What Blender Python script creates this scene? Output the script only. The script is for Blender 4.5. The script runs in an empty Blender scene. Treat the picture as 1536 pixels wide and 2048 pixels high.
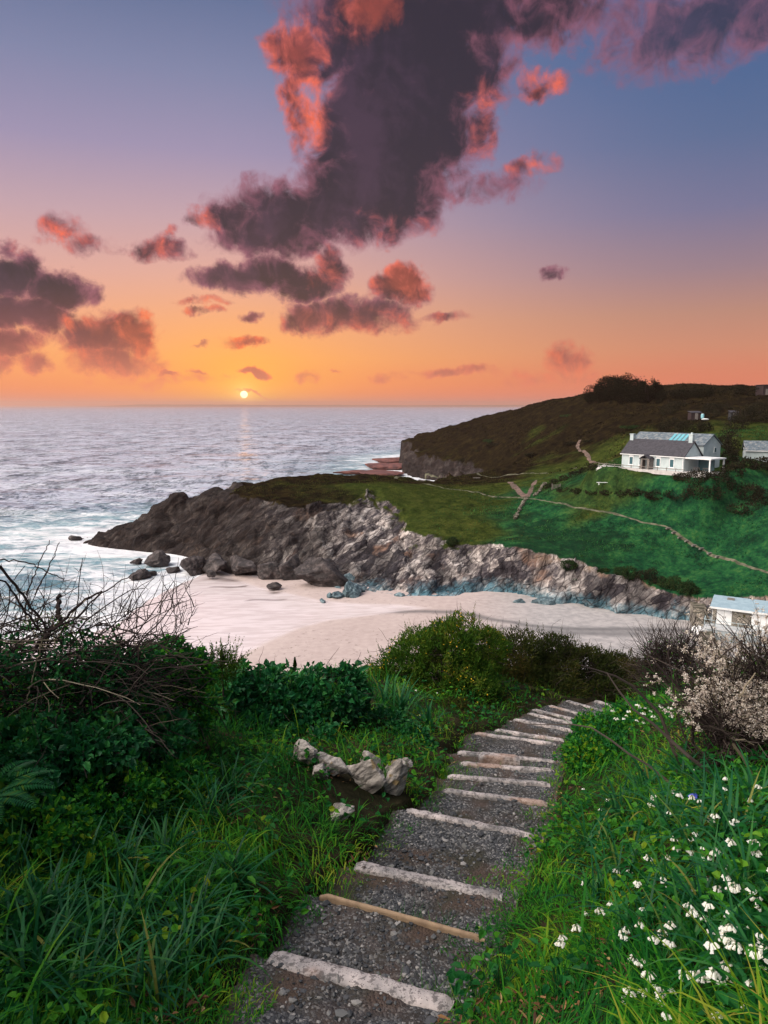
import bpy, math, random
import numpy as np
from mathutils import Vector, Matrix
R = math.radians
rng = np.random.default_rng(7)
S = bpy.context.scene
COL = S.collection
EYE = 36.0                      # metres above the sea
F, PITCH = 1420.0, math.atan(213/1420.0)
CP, SP = math.cos(PITCH), math.sin(PITCH)

# ---------------------------------------------------------------- where things stand
def ray(u, v):
    a, b = (u-768)/F, (1024-v)/F
    return np.array([a, CP+b*SP, -SP+b*CP])
def at(u, v, Y):                 # point at forward distance Y
    d = ray(u, v); return np.array([d[0]/d[1]*Y, Y, EYE+d[2]/d[1]*Y])
def gr(u, v, z):                 # point at height z (above the sea)
    d = ray(u, v); t = (z-EYE)/d[2]; return np.array([d[0]*t, d[1]*t, z])

# ---------------------------------------------------------------- noise
def _h(ix, iy, iz, seed):
    h = (ix.astype(np.int64)*374761393 + iy.astype(np.int64)*668265263 + iz.astype(np.int64)*2147483647 + seed*1274126177) & 0xffffffff
    h = ((h ^ (h >> 13))*1274126177) & 0xffffffff
    h = ((h ^ (h >> 16))*2246822519) & 0xffffffff
    return ((h ^ (h >> 15)) & 0xffffff)/float(0xffffff)
def vnoise(x, y, z=None, seed=0):
    x = np.asarray(x, float); y = np.asarray(y, float)
    z = np.zeros_like(x) if z is None else np.asarray(z, float)
    fx, fy, fz = np.floor(x), np.floor(y), np.floor(z)
    tx, ty, tz = x-fx, y-fy, z-fz
    tx, ty, tz = [t*t*t*(t*(t*6-15)+10) for t in (tx, ty, tz)]
    r = 0
    for i in (0, 1):
        for j in (0, 1):
            for k in (0, 1):
                w = (tx if i else 1-tx)*(ty if j else 1-ty)*(tz if k else 1-tz)
                r = r + w*_h(fx+i, fy+j, fz+k, seed)
    return r*2-1
def fbm(x, y, z=None, o=5, g=.5, l=2.03, seed=0):
    a, f, r = 1., 1., 0
    for i in range(o):
        r = r + a*vnoise(np.asarray(x)*f, np.asarray(y)*f, None if z is None else np.asarray(z)*f, seed+i*17); a *= g; f *= l
    return r
def ridged(x, y, z=None, o=4, seed=0):
    a, f, r = 1., 1., 0
    for i in range(o):
        r = r + a*(1-2*np.abs(vnoise(np.asarray(x)*f, np.asarray(y)*f, None if z is None else np.asarray(z)*f, seed+i*17))); a *= .5; f *= 2.1
    return r
def cells(x, y, z, seed=0):      # nearest, second nearest distance and the id of the nearest cell
    fx, fy, fz = np.floor(x), np.floor(y), np.floor(z)
    d1 = np.full(np.shape(x), 9.); d2 = d1.copy(); cid = np.zeros(np.shape(x))
    for i in (-1, 0, 1):
        for j in (-1, 0, 1):
            for k in (-1, 0, 1):
                a, b, c = fx+i, fy+j, fz+k
                d = np.sqrt((a+_h(a, b, c, seed)-x)**2+(b+_h(a, b, c, seed+1)-y)**2+(c+_h(a, b, c, seed+2)-z)**2)
                n = d < d1
                d2 = np.where(n, d1, np.minimum(d2, d)); cid = np.where(n, _h(a, b, c, seed+3), cid); d1 = np.where(n, d, d1)
    return d1, d2, cid
def smooth(a, b, x):
    t = np.clip((np.asarray(x, float)-a)/(b-a), 0, 1); return t*t*(3-2*t)

# ---------------------------------------------------------------- meshes
def me(name, V, Fs, mat=None, shade=False):
    """Fs: one face array (n,k) or a list of them"""
    V = np.ascontiguousarray(V, np.float32)
    Fs = Fs if isinstance(Fs, list) else [Fs]
    Fs = [np.asarray(f, np.int32) for f in Fs if len(f)]
    m = bpy.data.meshes.new(name)
    m.vertices.add(len(V)); m.vertices.foreach_set('co', V.ravel())
    nl = sum(f.size for f in Fs); nf = sum(len(f) for f in Fs)
    m.loops.add(nl); m.loops.foreach_set('vertex_index', np.concatenate([f.ravel() for f in Fs]))
    m.polygons.add(nf)
    tot = np.concatenate([np.full(len(f), f.shape[1], np.int32) for f in Fs])
    m.polygons.foreach_set('loop_start', np.concatenate([[0], np.cumsum(tot)[:-1]]).astype(np.int32))
    m.polygons.foreach_set('loop_total', tot)
    m.polygons.foreach_set('use_smooth', np.full(nf, shade))
    m.update(calc_edges=True)
    if mat: m.materials.append(mat)
    return m
def attr(m, name, a):
    t = m.attributes.new(name, 'FLOAT', 'POINT'); t.data.foreach_set('value', np.ascontiguousarray(a, np.float32))
def obj(name, m, parent=None, loc=None):
    o = bpy.data.objects.new(name, m); COL.objects.link(o)
    if parent is not None: o.parent = parent
    if loc is not None: o.location = [float(c) for c in loc]
    return o
def tag(o, label=None, cat=None, group=None, kind=None):
    for k, v in (('label', label), ('category', cat), ('group', group), ('kind', kind)):
        if v: o[k] = v
    return o
def thing(name, loc, label, cat, group=None):
    o = obj(name, None, None, loc); o.empty_display_size = .2
    return tag(o, label, cat, group)
def part(name, V, Fs, mat, parent, shade=False):      # V in world metres
    o = obj(name, me(name, np.asarray(V)-np.array(parent.location), Fs, mat, shade), parent)
    if name in ('twigs', 'flowers', 'blossom', 'tangle', 'dry_stems', 'bare_shoots', 'shoots', 'sprigs', 'foliage'): o['kind'] = 'stuff'   # past counting
    return o
def solo(name, V, Fs, mat, label, cat, group=None, shade=False):
    V = np.asarray(V, float); c = V.mean(0); c[2] = V[:, 2].min()
    return tag(obj(name, me(name, V-c, Fs, mat, shade), None, c), label, cat, group)
def join(*ps):
    Vs, Fd, n = [], {}, 0
    for V, Fs in ps:
        for f in (Fs if isinstance(Fs, list) else [Fs]):
            f = np.asarray(f)
            if len(f): Fd.setdefault(f.shape[1], []).append(f+n)
        Vs.append(V); n += len(V)
    return np.concatenate(Vs), [np.concatenate(f) for f in Fd.values()]
def grid_faces(n, m):
    i = np.arange(n*m).reshape(n, m)
    return np.stack([i[:-1, :-1], i[:-1, 1:], i[1:, 1:], i[1:, :-1]], -1).reshape(-1, 4)
def box(c, s, M=None):           # centre, full size, optional 3x3
    V = np.array([[x, y, z] for x in (-.5, .5) for y in (-.5, .5) for z in (-.5, .5)])*np.array(s)
    if M is not None: V = V@np.asarray(M).T
    return V+np.array(c), np.array([[0, 1, 3, 2], [4, 6, 7, 5], [0, 4, 5, 1], [2, 3, 7, 6], [0, 2, 6, 4], [1, 5, 7, 3]])
def hexa(P):                     # 8 corners: bottom loop then top loop
    return np.array(P, float), np.array([[3, 2, 1, 0], [4, 5, 6, 7], [0, 1, 5, 4], [1, 2, 6, 5], [2, 3, 7, 6], [3, 0, 4, 7]])
def prism(poly, vec):            # planar polygon swept along vec
    n = len(poly); V = np.concatenate([poly, np.asarray(poly)+np.asarray(vec)])
    q = np.array([[i, (i+1) % n, n+(i+1) % n, n+i] for i in range(n)])
    return V, [q, np.array([list(range(n))[::-1]]), np.array([list(range(n, 2*n))])]
def tubes(P, r, k=4):            # P (M,N,3), r (M,N)
    P = np.asarray(P, float); M, N, _ = P.shape; r = np.broadcast_to(r, (M, N))
    T = np.gradient(P, axis=1); T /= np.linalg.norm(T, axis=2, keepdims=True)+1e-9
    up = np.where(np.abs(T[..., 2:3]) > .9, [1., 0, 0], [0, 0, 1.])
    A = np.cross(T, up); A /= np.linalg.norm(A, axis=2, keepdims=True)+1e-9
    B = np.cross(T, A)
    an = np.arange(k)/k*2*np.pi
    V = P[:, :, None]+(A[:, :, None]*np.cos(an)[:, None]+B[:, :, None]*np.sin(an)[:, None])*r[:, :, None, None]
    i = np.arange(M*N*k).reshape(M, N, k); j = np.roll(i, -1, 2)
    Fq = np.stack([i[:, :-1], j[:, :-1], j[:, 1:], i[:, 1:]], -1).reshape(-1, 4)
    return V.reshape(-1, 3), Fq
def unit(a): return a/(np.linalg.norm(a, axis=-1, keepdims=True)+1e-9)
def leaves(p, d, L, W, n=None, fold=.25):   # folded ovate leaves: 6 verts, 2 quads each
    M = len(p); d = unit(d)
    n = unit(rng.normal(size=(M, 3))*.6+[0, 0, 1]) if n is None else n
    s = unit(np.cross(d, n)); n = np.cross(s, d)
    L = np.broadcast_to(L, (M,))[:, None]; W = np.broadcast_to(W, (M,))[:, None]
    up = n*W*fold
    b = p; t = p+d*L-up*.6
    r1, r2 = p+d*L*.28+s*W*.5+up, p+d*L*.68+s*W*.38+up
    l1, l2 = p+d*L*.28-s*W*.5+up, p+d*L*.68-s*W*.38+up
    V = np.stack([b, r1, r2, t, l2, l1], 1).reshape(-1, 3)
    k = np.arange(M)[:, None]*6
    return V, np.concatenate([k+[[0, 1, 2, 3]], k+[[0, 3, 4, 5]]])
def blades(p, h, w, az, lean, curl, n=4):    # curved grass blades
    M = len(p); t = np.linspace(0, 1, n+1)[None, :]
    th = lean[:, None]+curl[:, None]*t                       # angle from vertical along the blade
    ds = (h/n)[:, None]
    hx = np.cumsum(np.sin(th)*ds, 1)-np.sin(th[:, :1])*ds; hz = np.cumsum(np.cos(th)*ds, 1)-np.cos(th[:, :1])*ds
    dx, dy = np.cos(az)[:, None], np.sin(az)[:, None]
    C = np.stack([p[:, 0:1]+hx*dx, p[:, 1:2]+hx*dy, p[:, 2:3]+hz], -1)
    wd = w[:, None]*.5*np.array([.8, 1., .9, .65, .06] if n == 4 else np.interp(np.linspace(0, 1, n+1), [0, .3, .7, 1], [.8, 1, .8, .06]))
    sd = np.stack([-dy*wd, dx*wd, wd*0], -1)
    V = np.stack([C-sd, C+sd], 2).reshape(-1, 3)
    k = (np.arange(M)*2*(n+1))[:, None, None]+2*np.arange(n)[None, :, None]+np.array([0, 1, 3, 2])
    return V, k.reshape(-1, 4)
def twig_paths(p0, d0, L, n=6, wob=.25, droop=0.):          # wandering polylines
    M = len(p0); d = unit(d0); P = [p0]; st = (np.broadcast_to(L, (M,))/(n-1))[:, None]
    for i in range(n-1):
        d = unit(d+rng.normal(size=(M, 3))*wob+[0, 0, -droop]); P.append(P[-1]+d*st)
    return np.stack(P, 1)
ICO = {}
def ico(k):
    if k not in ICO:
        import bmesh
        b = bmesh.new(); bmesh.ops.create_icosphere(b, subdivisions=k, radius=1)
        ICO[k] = (np.array([v.co[:] for v in b.verts]), np.array([[v.index for v in f.verts] for f in b.faces])); b.free()
    return ICO[k]

# ---------------------------------------------------------------- materials
def N(nt, t, **kw):
    n = nt.nodes.new('ShaderNode'+t)
    for k, v in kw.items():
        if k.startswith('i_'):
            key = k[2:]; key = int(key) if key.isdigit() else key.replace('_', ' ')
            if hasattr(v, 'is_linked') or isinstance(v, bpy.types.NodeSocket): nt.links.new(v, n.inputs[key])
            else: n.inputs[key].default_value = v
        else: setattr(n, k, v)
    return n
def ramp(nt, fac, stops, interp='LINEAR'):
    n = nt.nodes.new('ShaderNodeValToRGB'); e = n.color_ramp; e.interpolation = interp
    while len(e.elements) < len(stops): e.elements.new(.5)
    for el, (p, c) in zip(e.elements, stops):
        el.position = p; el.color = (*c, 1) if len(c) == 3 else c
    nt.links.new(fac, n.inputs[0]); return n.outputs[0]
def mth(nt, op, a, b=0., c=0., clamp=False):
    n = nt.nodes.new('ShaderNodeMath'); n.operation = op; n.use_clamp = clamp
    for i, x in enumerate((a, b, c)):
        if isinstance(x, (int, float)): n.inputs[i].default_value = x
        else: nt.links.new(x, n.inputs[i])
    return n.outputs[0]
def mixc(nt, f, a, b, mode='MIX'):
    n = nt.nodes.new('ShaderNodeMix'); n.data_type = 'RGBA'; n.blend_type = mode
    for i, x in ((0, f), (6, a), (7, b)):
        if isinstance(x, bpy.types.NodeSocket): nt.links.new(x, n.inputs[i])
        elif isinstance(x, (int, float)): n.inputs[i].default_value = x
        else: n.inputs[i].default_value = (*x, 1)
    return n.outputs[2]
def sstep(nt, x, a, b, lo=0., hi=1.):
    n = nt.nodes.new('ShaderNodeMapRange'); n.interpolation_type = 'SMOOTHSTEP'
    nt.links.new(x, n.inputs[0])
    for i, q in enumerate((a, b, lo, hi)): n.inputs[i+1].default_value = q
    return n.outputs[0]
def newmat(name):
    m = bpy.data.materials.new(name); m.use_nodes = True; nt = m.node_tree; nt.nodes.clear()
    out = nt.nodes.new('ShaderNodeOutputMaterial'); return m, nt, out
def pos(nt): return nt.nodes.new('ShaderNodeNewGeometry').outputs['Position']
def noise(nt, vec, scale, detail=4, rough=.55, dist=0., out='Fac'):
    n = N(nt, 'TexNoise'); n.inputs['Scale'].default_value = scale; n.inputs['Detail'].default_value = detail
    n.inputs['Roughness'].default_value = rough; n.inputs['Distortion'].default_value = dist
    if vec is not None: nt.links.new(vec, n.inputs['Vector'])
    return n.outputs[out]
def at_(nt, name): 
    n = nt.nodes.new('ShaderNodeAttribute'); n.attribute_name = name; return n.outputs['Fac']
def bsdf(nt, out, col, rough=.8, spec=.3, bump=None, bstr=.4, bdist=.02):
    p = nt.nodes.new('ShaderNodeBsdfPrincipled')
    for k, x in (('Base Color', col), ('Roughness', rough), ('Specular IOR Level', spec)):
        if isinstance(x, bpy.types.NodeSocket): nt.links.new(x, p.inputs[k])
        else: p.inputs[k].default_value = (*x, 1) if k == 'Base Color' else x
    if bump is not None:
        b = nt.nodes.new('ShaderNodeBump'); b.inputs['Strength'].default_value = bstr; b.inputs['Distance'].default_value = bdist
        nt.links.new(bump, b.inputs['Height']); nt.links.new(b.outputs[0], p.inputs['Normal'])
    nt.links.new(p.outputs[0], out.inputs[0]); return p
def plain(name, c1, c2=None, scale=3., rough=.7, spec=.3, bump=0., detail=5):
    m, nt, out = newmat(name); P = pos(nt)
    n = noise(nt, P, scale, detail)
    col = mixc(nt, sstep(nt, n, .35, .65), c1, c2 or tuple(c*.75 for c in c1))
    bsdf(nt, out, col, rough, spec, n if bump else None, bump, .03); return m
def leafmat(name, stops, rough=.45, spec=.45, trans=.35, patch=0., pscale=1.5):
    m, nt, out = newmat(name)
    g = nt.nodes.new('ShaderNodeNewGeometry'); f = g.outputs['Random Per Island']
    if patch:
        n = noise(nt, g.outputs['Position'], pscale, 3)
        f = mth(nt, 'ADD', mth(nt, 'MULTIPLY', f, 1-patch), mth(nt, 'MULTIPLY', sstep(nt, n, .3, .7), patch))
    c = ramp(nt, f, stops)
    p = bsdf(nt, out, c, rough, spec)
    if trans:
        t = nt.nodes.new('ShaderNodeBsdfTranslucent'); nt.links.new(mixc(nt, 1., c, (1.25, 1.15, .6), 'MULTIPLY'), t.inputs[0])
        x = nt.nodes.new('ShaderNodeMixShader'); x.inputs[0].default_value = trans
        nt.links.new(p.outputs[0], x.inputs[1]); nt.links.new(t.outputs[0], x.inputs[2]); nt.links.new(x.outputs[0], out.inputs[0])
    return m

# ---------------------------------------------------------------- camera and sun
cam = bpy.data.cameras.new('camera'); co = bpy.data.objects.new('camera', cam); COL.objects.link(co)
co.location = (0, 0, EYE); co.rotation_euler = (math.pi/2-PITCH, 0, 0)
cam.sensor_fit = 'VERTICAL'; cam.sensor_height = 24; cam.lens = 24*F/2048
cam.clip_start = .1; cam.clip_end = 400000
S.camera = co
SUND = unit(ray(488, 789)); SUN_EL = math.asin(SUND[2]); SUN_AZ = math.atan2(SUND[0], SUND[1])
sl = bpy.data.lights.new('sun', 'SUN'); sl.energy = .045; sl.angle = R(.55); sl.color = (1, .5, .22)
so = bpy.data.objects.new('sun', sl); COL.objects.link(so)
so.rotation_euler = Vector(-SUND).to_track_quat('-Z', 'Y').to_euler()
vs = S.view_settings; vs.view_transform = 'Standard'; vs.look = 'None'; vs.exposure = 0; vs.gamma = 1
S.cycles.use_denoising = True
S.cycles.max_bounces = 5; S.cycles.diffuse_bounces = 3; S.cycles.glossy_bounces = 2; S.cycles.transmission_bounces = 3; S.cycles.transparent_max_bounces = 6
S.cycles.caustics_reflective = False; S.cycles.caustics_refractive = False
S.cycles.sample_clamp_indirect = 6
# ---------------------------------------------------------------- sky with its clouds (world shader, by direction)
W = bpy.data.worlds.new('World'); S.world = W; W.use_nodes = True
nt = W.node_tree; nt.nodes.clear()
wout = nt.nodes.new('ShaderNodeOutputWorld'); bg = nt.nodes.new('ShaderNodeBackground')
tc = nt.nodes.new('ShaderNodeTexCoord')
dirn = N(nt, 'VectorMath', operation='NORMALIZE', i_0=tc.outputs['Generated']).outputs[0]
sx = N(nt, 'SeparateXYZ', i_0=dirn).outputs
el = mth(nt, 'MULTIPLY', mth(nt, 'ARCSINE', sx[2]), 57.29578)
az = mth(nt, 'MULTIPLY', mth(nt, 'ARCTAN2', sx[0], sx[1]), 57.29578)
q = N(nt, 'CombineXYZ', i_0=az, i_1=el).outputs[0]
def srgb(r, g, b): return tuple(((c/255+.055)/1.055)**2.4 if c > 10 else c/3294.6 for c in (r, g, b))
def ae(u, v):
    d = unit(ray(u, v)); return math.degrees(math.atan2(d[0], d[1])), math.degrees(math.asin(d[2]))
eln = mth(nt, 'DIVIDE', el, 30., clamp=True)
Lr = ramp(nt, eln, [(0, srgb(232, 130, 104)), (.04, srgb(246, 144, 92)), (.12, srgb(250, 170, 108)), (.21, srgb(240, 170, 132)), (.32, srgb(222, 170, 160)), (.45, srgb(194, 163, 174)), (.6, srgb(156, 146, 178)), (.76, srgb(126, 133, 168)), (.9, srgb(98, 114, 152)), (1, srgb(84, 102, 142))])
Rr = ramp(nt, eln, [(0, srgb(234, 124, 110)), (.06, srgb(224, 126, 96)), (.14, srgb(206, 138, 112)), (.22, srgb(186, 136, 120)), (.32, srgb(152, 126, 138)), (.45, srgb(116, 116, 150)), (.6, srgb(88, 108, 148)), (.76, srgb(70, 100, 146)), (.9, srgb(68, 97, 144)), (1, srgb(60, 84, 130))])
sky = mixc(nt, sstep(nt, az, -14, 27), Lr, Rr)
# glow round the sun
sdot = N(nt, 'VectorMath', operation='DOT_PRODUCT', i_0=dirn, i_1=tuple(SUND)).outputs['Value']
sang = mth(nt, 'MULTIPLY', mth(nt, 'ARCCOSINE', mth(nt, 'MINIMUM', sdot, 1.)), 57.29578)
saz, sel = math.degrees(SUN_AZ), math.degrees(SUN_EL)
gx = mth(nt, 'DIVIDE', mth(nt, 'SUBTRACT', az, saz), 1.45); gy = mth(nt, 'SUBTRACT', el, sel)
gd = mth(nt, 'SQRT', mth(nt, 'ADD', mth(nt, 'MULTIPLY', gx, gx), mth(nt, 'MULTIPLY', gy, gy)))
g1 = mth(nt, 'EXPONENT', mth(nt, 'MULTIPLY', gd, -.22)); g2 = mth(nt, 'EXPONENT', mth(nt, 'MULTIPLY', gd, -.42))
sky = mixc(nt, mth(nt, 'MULTIPLY', g1, .62), sky, srgb(255, 166, 62))
sky = mixc(nt, mth(nt, 'MULTIPLY', g2, .95), sky, srgb(255, 196, 66))
g3 = mth(nt, 'EXPONENT', mth(nt, 'MULTIPLY', sang, -1.7))
sky = mixc(nt, mth(nt, 'MULTIPLY', g3, .8), sky, (1.8, 1.1, .32))
# clouds: blobs in azimuth / elevation, edges broken by noise    (u, v, rx, ry, weight, softness)
BL = [(825,120,215,185,1.2),(790,262,190,150,1.2),(750,375,165,92,1.1),(655,425,225,72,1.),(545,470,130,55,.9),(850,30,300,110,1.1),(1060,30,230,75,.75),(1370,60,190,100,.75),(1470,20,150,110,.75),
 (1085,165,55,38,.62),(600,110,70,75,.95),(592,215,34,100,.7),(745,12,95,60,1.),(985,372,100,34,.5),(1050,338,60,20,.42),(1090,318,26,30,.3),(955,235,45,85,.7),(470,438,80,36,.8),(395,438,38,24,.6),
 (470,558,100,32,.8),(545,548,70,42,.8),(610,565,80,42,.9),(655,535,40,45,.7),(798,575,58,42,.9),(705,625,120,36,.85),(620,640,60,42,.9),(505,635,32,15,.7),(885,634,62,15,.6),(770,640,70,30,.6),
 (25,555,90,55,1.),(115,580,75,42,1.),(40,625,120,45,1.),(20,690,80,34,.8),(180,668,90,45,.9),(250,668,75,48,.9),(225,720,110,34,.7),(78,722,50,24,.6),(8,728,40,26,.6),(20,500,32,24,.6),(60,530,40,40,.8),
 (125,465,60,34,.5),(190,492,55,26,.42),(310,492,48,32,.75),(355,505,36,20,.5),(400,620,38,11,.55),(402,602,45,8,.4),(487,685,52,13,.75),(504,749,36,12,1.),(400,688,18,5,.4),
 (340,746,28,7,.5),(392,749,24,6,.5),(622,755,34,11,.4),(790,755,42,12,.42),(905,743,120,10,.45),(1125,728,48,38,.6),(1065,756,60,16,.4),(1160,760,60,18,.4),(1102,541,30,17,.8),(1250,755,60,14,.35),(330,760,130,14,.3),(500,791,46,2.5,.3),(676,745,14,4,.4)]
# warm, sun-caught sides
WL = [(590,105,75,70,1.),(600,215,60,100,.9),(745,10,75,50,1.),(1085,165,50,40,.75),(968,235,40,70,.25),(800,560,60,50,1.),(650,540,40,40,.4),(280,660,85,50,.9),(160,640,60,25,.6),(215,710,120,40,.2),(310,490,60,40,.45),(125,470,110,40,.55),(690,60,60,40,.4),
 (700,650,160,40,.35),(487,685,70,20,.9),(504,749,45,18,.8),(400,610,60,25,.7),(900,640,60,30,.4),(1120,735,90,50,.5),(1070,325,60,30,.5),(400,440,50,30,.5),(800,470,80,40,.1)]
wn = N(nt, 'TexNoise', noise_dimensions='2D', i_Vector=q, i_Scale=.22, i_Detail=7., i_Roughness=.62)
wv = N(nt, 'VectorMath', operation='SUBTRACT', i_0=wn.outputs['Color'], i_1=(.5, .5, .5)).outputs[0]
qw = N(nt, 'VectorMath', operation='MULTIPLY_ADD', i_0=wv, i_1=(3.6, 2.8, 0), i_2=q).outputs[0]
def field(lst, vec, floor=-.8):
    acc = None
    for (u, v, rx, ry, w) in lst:
        a, e = ae(u, v); ra = abs(ae(u+rx, v)[0]-ae(u-rx, v)[0])/2*1.12; re = abs(ae(u, v+ry)[1]-ae(u, v-ry)[1])/2*1.12
        m = N(nt, 'VectorMath', operation='MULTIPLY_ADD', i_0=vec, i_1=(1/ra, 1/re, 0), i_2=(-a/ra, -e/re, 0)).outputs[0]
        d = N(nt, 'VectorMath', operation='DOT_PRODUCT', i_0=m, i_1=m).outputs['Value']
        t = mth(nt, 'MULTIPLY_ADD', d, -w, w)
        acc = mth(nt, 'MAXIMUM', acc if acc is not None else floor, t)
    return acc
dens = field(BL, qw)
fine = N(nt, 'TexNoise', noise_dimensions='2D', i_Vector=q, i_Scale=.55, i_Detail=9., i_Roughness=.6, i_Distortion=.3).outputs['Fac']
qo = N(nt, 'VectorMath', operation='ADD', i_0=q, i_1=(-.5, -.35, 0)).outputs[0]
fine2 = N(nt, 'TexNoise', noise_dimensions='2D', i_Vector=qo, i_Scale=.55, i_Detail=5., i_Roughness=.6, i_Distortion=.3).outputs['Fac']
dens = mth(nt, 'ADD', dens, mth(nt, 'MULTIPLY', mth(nt, 'SUBTRACT', fine, .52), 1.25))
relief = mth(nt, 'SUBTRACT', fine, fine2)                       # >0 where the billow faces the sun
alpha = sstep(nt, dens, -.08, .6)
core = sstep(nt, mth(nt, 'ADD', dens, mth(nt, 'MULTIPLY', relief, -1.1)), .12, .85)
warm = sstep(nt, mth(nt, 'ADD', field(WL, qw), mth(nt, 'MULTIPLY', relief, 1.5)), -.05, 1.2)
low = sstep(nt, el, 1., 9.)
big = N(nt, 'TexNoise', noise_dimensions='2D', i_Vector=q, i_Scale=.13, i_Detail=5., i_Roughness=.55).outputs['Fac']
ccore = mixc(nt, low, srgb(150, 82, 84), mixc(nt, sstep(nt, mth(nt, 'ADD', big, mth(nt, 'MULTIPLY', relief, .35)), .38, .72), srgb(43, 40, 56), srgb(66, 52, 72)))
cedge = mixc(nt, low, srgb(226, 116, 90), srgb(150, 92, 112))
ccol = mixc(nt, core, cedge, ccore)
cwarm = mixc(nt, sstep(nt, el, 2., 12.), srgb(244, 116, 66), srgb(250, 112, 80))
ccol = mixc(nt, mth(nt, 'MULTIPLY', warm, mth(nt, 'SUBTRACT', 1., mth(nt, 'MULTIPLY', core, .72))), ccol, cwarm)
ccol = mixc(nt, mth(nt, 'MULTIPLY', sstep(nt, el, 1., 5., .55, 0.), 1.), ccol, srgb(236, 140, 112))
veil = mth(nt, 'MULTIPLY', sstep(nt, az, 12., 20., 1., .8), 1.)
sky = mixc(nt, mth(nt, 'MULTIPLY', alpha, veil), sky, ccol)
# the disc
disc = sstep(nt, sang, .25, .31, 1., 0.)
sky = mixc(nt, disc, sky, (2.2, 1.9, 1.2))
# added fill light, out of frame: brightened high sky above and behind the viewer
hi = mth(nt, 'MAXIMUM', sstep(nt, el, 29., 58.), sstep(nt, sx[1], .45, -.35))
base = mixc(nt, sstep(nt, sx[1], .25, -.2), (.85, .88, 1.02), (.30, .36, .44))
bright = N(nt, 'VectorMath', operation='DOT_PRODUCT', i_0=dirn, i_1=tuple(unit(np.array([-.74, -.25, .62])))).outputs['Value']
fillc = mixc(nt, sstep(nt, bright, .70, .95), base, (8.3, 7.5, 6.7))
sky = mixc(nt, hi, sky, fillc)
ns = N(nt, 'TexSky', sky_type='NISHITA', sun_disc=False, sun_elevation=SUN_EL, sun_rotation=SUN_AZ)
sky = mixc(nt, .008, sky, ns.outputs[0], 'ADD')
sky = mixc(nt, sstep(nt, el, -.4, -.05, 1., 0.), sky, (.12, .11, .13))
nt.links.new(sky, bg.inputs[0]); bg.inputs[1].default_value = 1.0
nt.links.new(bg.outputs[0], wout.inputs[0])
W.cycles.sampling_method = 'MANUAL'; W.cycles.sample_map_resolution = 1024
# ---------------------------------------------------------------- the bay: foot of the cliffs, cliff tops, heights
def poly2(lst, z): return np.array([gr(u, v, z)[:2] for u, v in lst])
foot = [(1410,1250),(1372,1246),(1310,1240),(1250,1234),(1200,1218),(1150,1212),(1090,1212),(1050,1203),(1000,1190),(940,1186),(880,1196),(830,1196),(790,1190),(745,1174),(700,1168),(640,1160),(580,1150),(520,1145),(460,1138),(405,1116),(385,1107),(330,1099),(260,1093),(205,1085),(168,1079)]
FOOT = [tuple(gr(u, v, 1.2)[:2]) for u, v in foot]
tip = gr(150, 1076, 0.)[:2]
FOOT += [tuple(tip), (-70, 204), (-45, 216), (-15, 232), (5, 262), (18, 300), (30, 325)]
FOOT += [tuple(at(u, v, Y)[:2]) for u, v, Y in [(960,965,318),(890,968,335),(820,966,360),(802,950,405),(799,938,440),(830,930,500)]]
FOOT += [(60, 560), (110, 680), (420, 760), (520, 500), (520, 60), (300, 62), (160, 84), (100, 92)]
FOOT = np.array(FOOT)
# cliff top line, from the hut westwards, round the point and back
TOPP = [(1420,1195,108),(1376,1190,110.5),(1310,1168,115),(1240,1147,120),(1190,1137,122.5),(1150,1133,123),(1080,1117,128),(1035,1094,131.5),(975,1102,133),(905,1088,138),(880,1062,143),(832,1068,145),(803,1050,149),(792,1005,163),(745,972,176),(690,992,168),(610,1004,165),(540,998,171),(480,985,181),(440,989,184),(395,1003,185.5),(372,1003,186),(348,1001,186.5),(322,1020,188),(296,1036,188.5),(262,1054,189),(235,1066,190),(200,1074,191)]
TOPB = [(205,1074,193),(262,1053,191.5),(300,1035,191),(345,1000,189.5),(380,1004,189.5),(440,985,188),(480,974,193),(560,958,203),(640,951,208),(720,951,213),(790,956,222),(850,962,236),(910,960,256),(962,954,285),(985,946,308),(950,930,335),(900,920,355),(850,908,385),(822,892,428),(806,884,446),(822,879,470),(836,871,490)]
TOP = np.array([tuple(at(*t)[:2]) for t in TOPP+TOPB]+[(75, 545), (130, 650), (420, 730), (500, 480), (500, 75), (300, 75), (165, 97), (104, 104)])
CTRL = [at(*t) for t in TOPP[:-5:1]+TOPB[5::1]]+[at(200,1073,192), at(262,1053,190), at(300,1035,190), at(345,1000,188), at(380,1004,188)]
CTRL += [at(*t) for t in [(640,968,190),(700,958,203),(800,965,200),(860,1010,165),(900,980,185),(950,1040,150),(960,965,230),(1040,955,215),(1000,1000,172),(1035,985,176),(1060,1060,142),(1110,975,170),(1100,945,205),(1150,938,190),(1160,1080,134),
  (1220,970,150),(1243,936,149),(1367,945,137),(1300,940,144),(1400,946,138),(1445,940,140),(1290,1000,140),(1300,1040,134),(1330,1100,127),(1410,1150,118),(1440,1105,122),(1500,1160,112),(1440,1020,131),(1536,1040,122),(1536,940,146),(1490,925,150),(1536,1120,114),
  (1205,925,205),(1160,905,240),(1100,900,262),(1050,900,290),(1000,905,320),(960,890,350),(900,880,400),(1250,870,215),(1300,840,232),(1390,842,205),(1470,842,195),(1420,870,180),(1536,850,190),(1536,890,165),
  (1000,829,420),(900,853,455),(1100,807,370),(1175,797,330),(1250,800,290),(1330,792,265),(1440,785,255),(1536,782,250),(1150,850,290),(1080,850,330),(1600,780,250),(1700,900,160),(1700,1050,122),(1650,1160,105)]]
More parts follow.
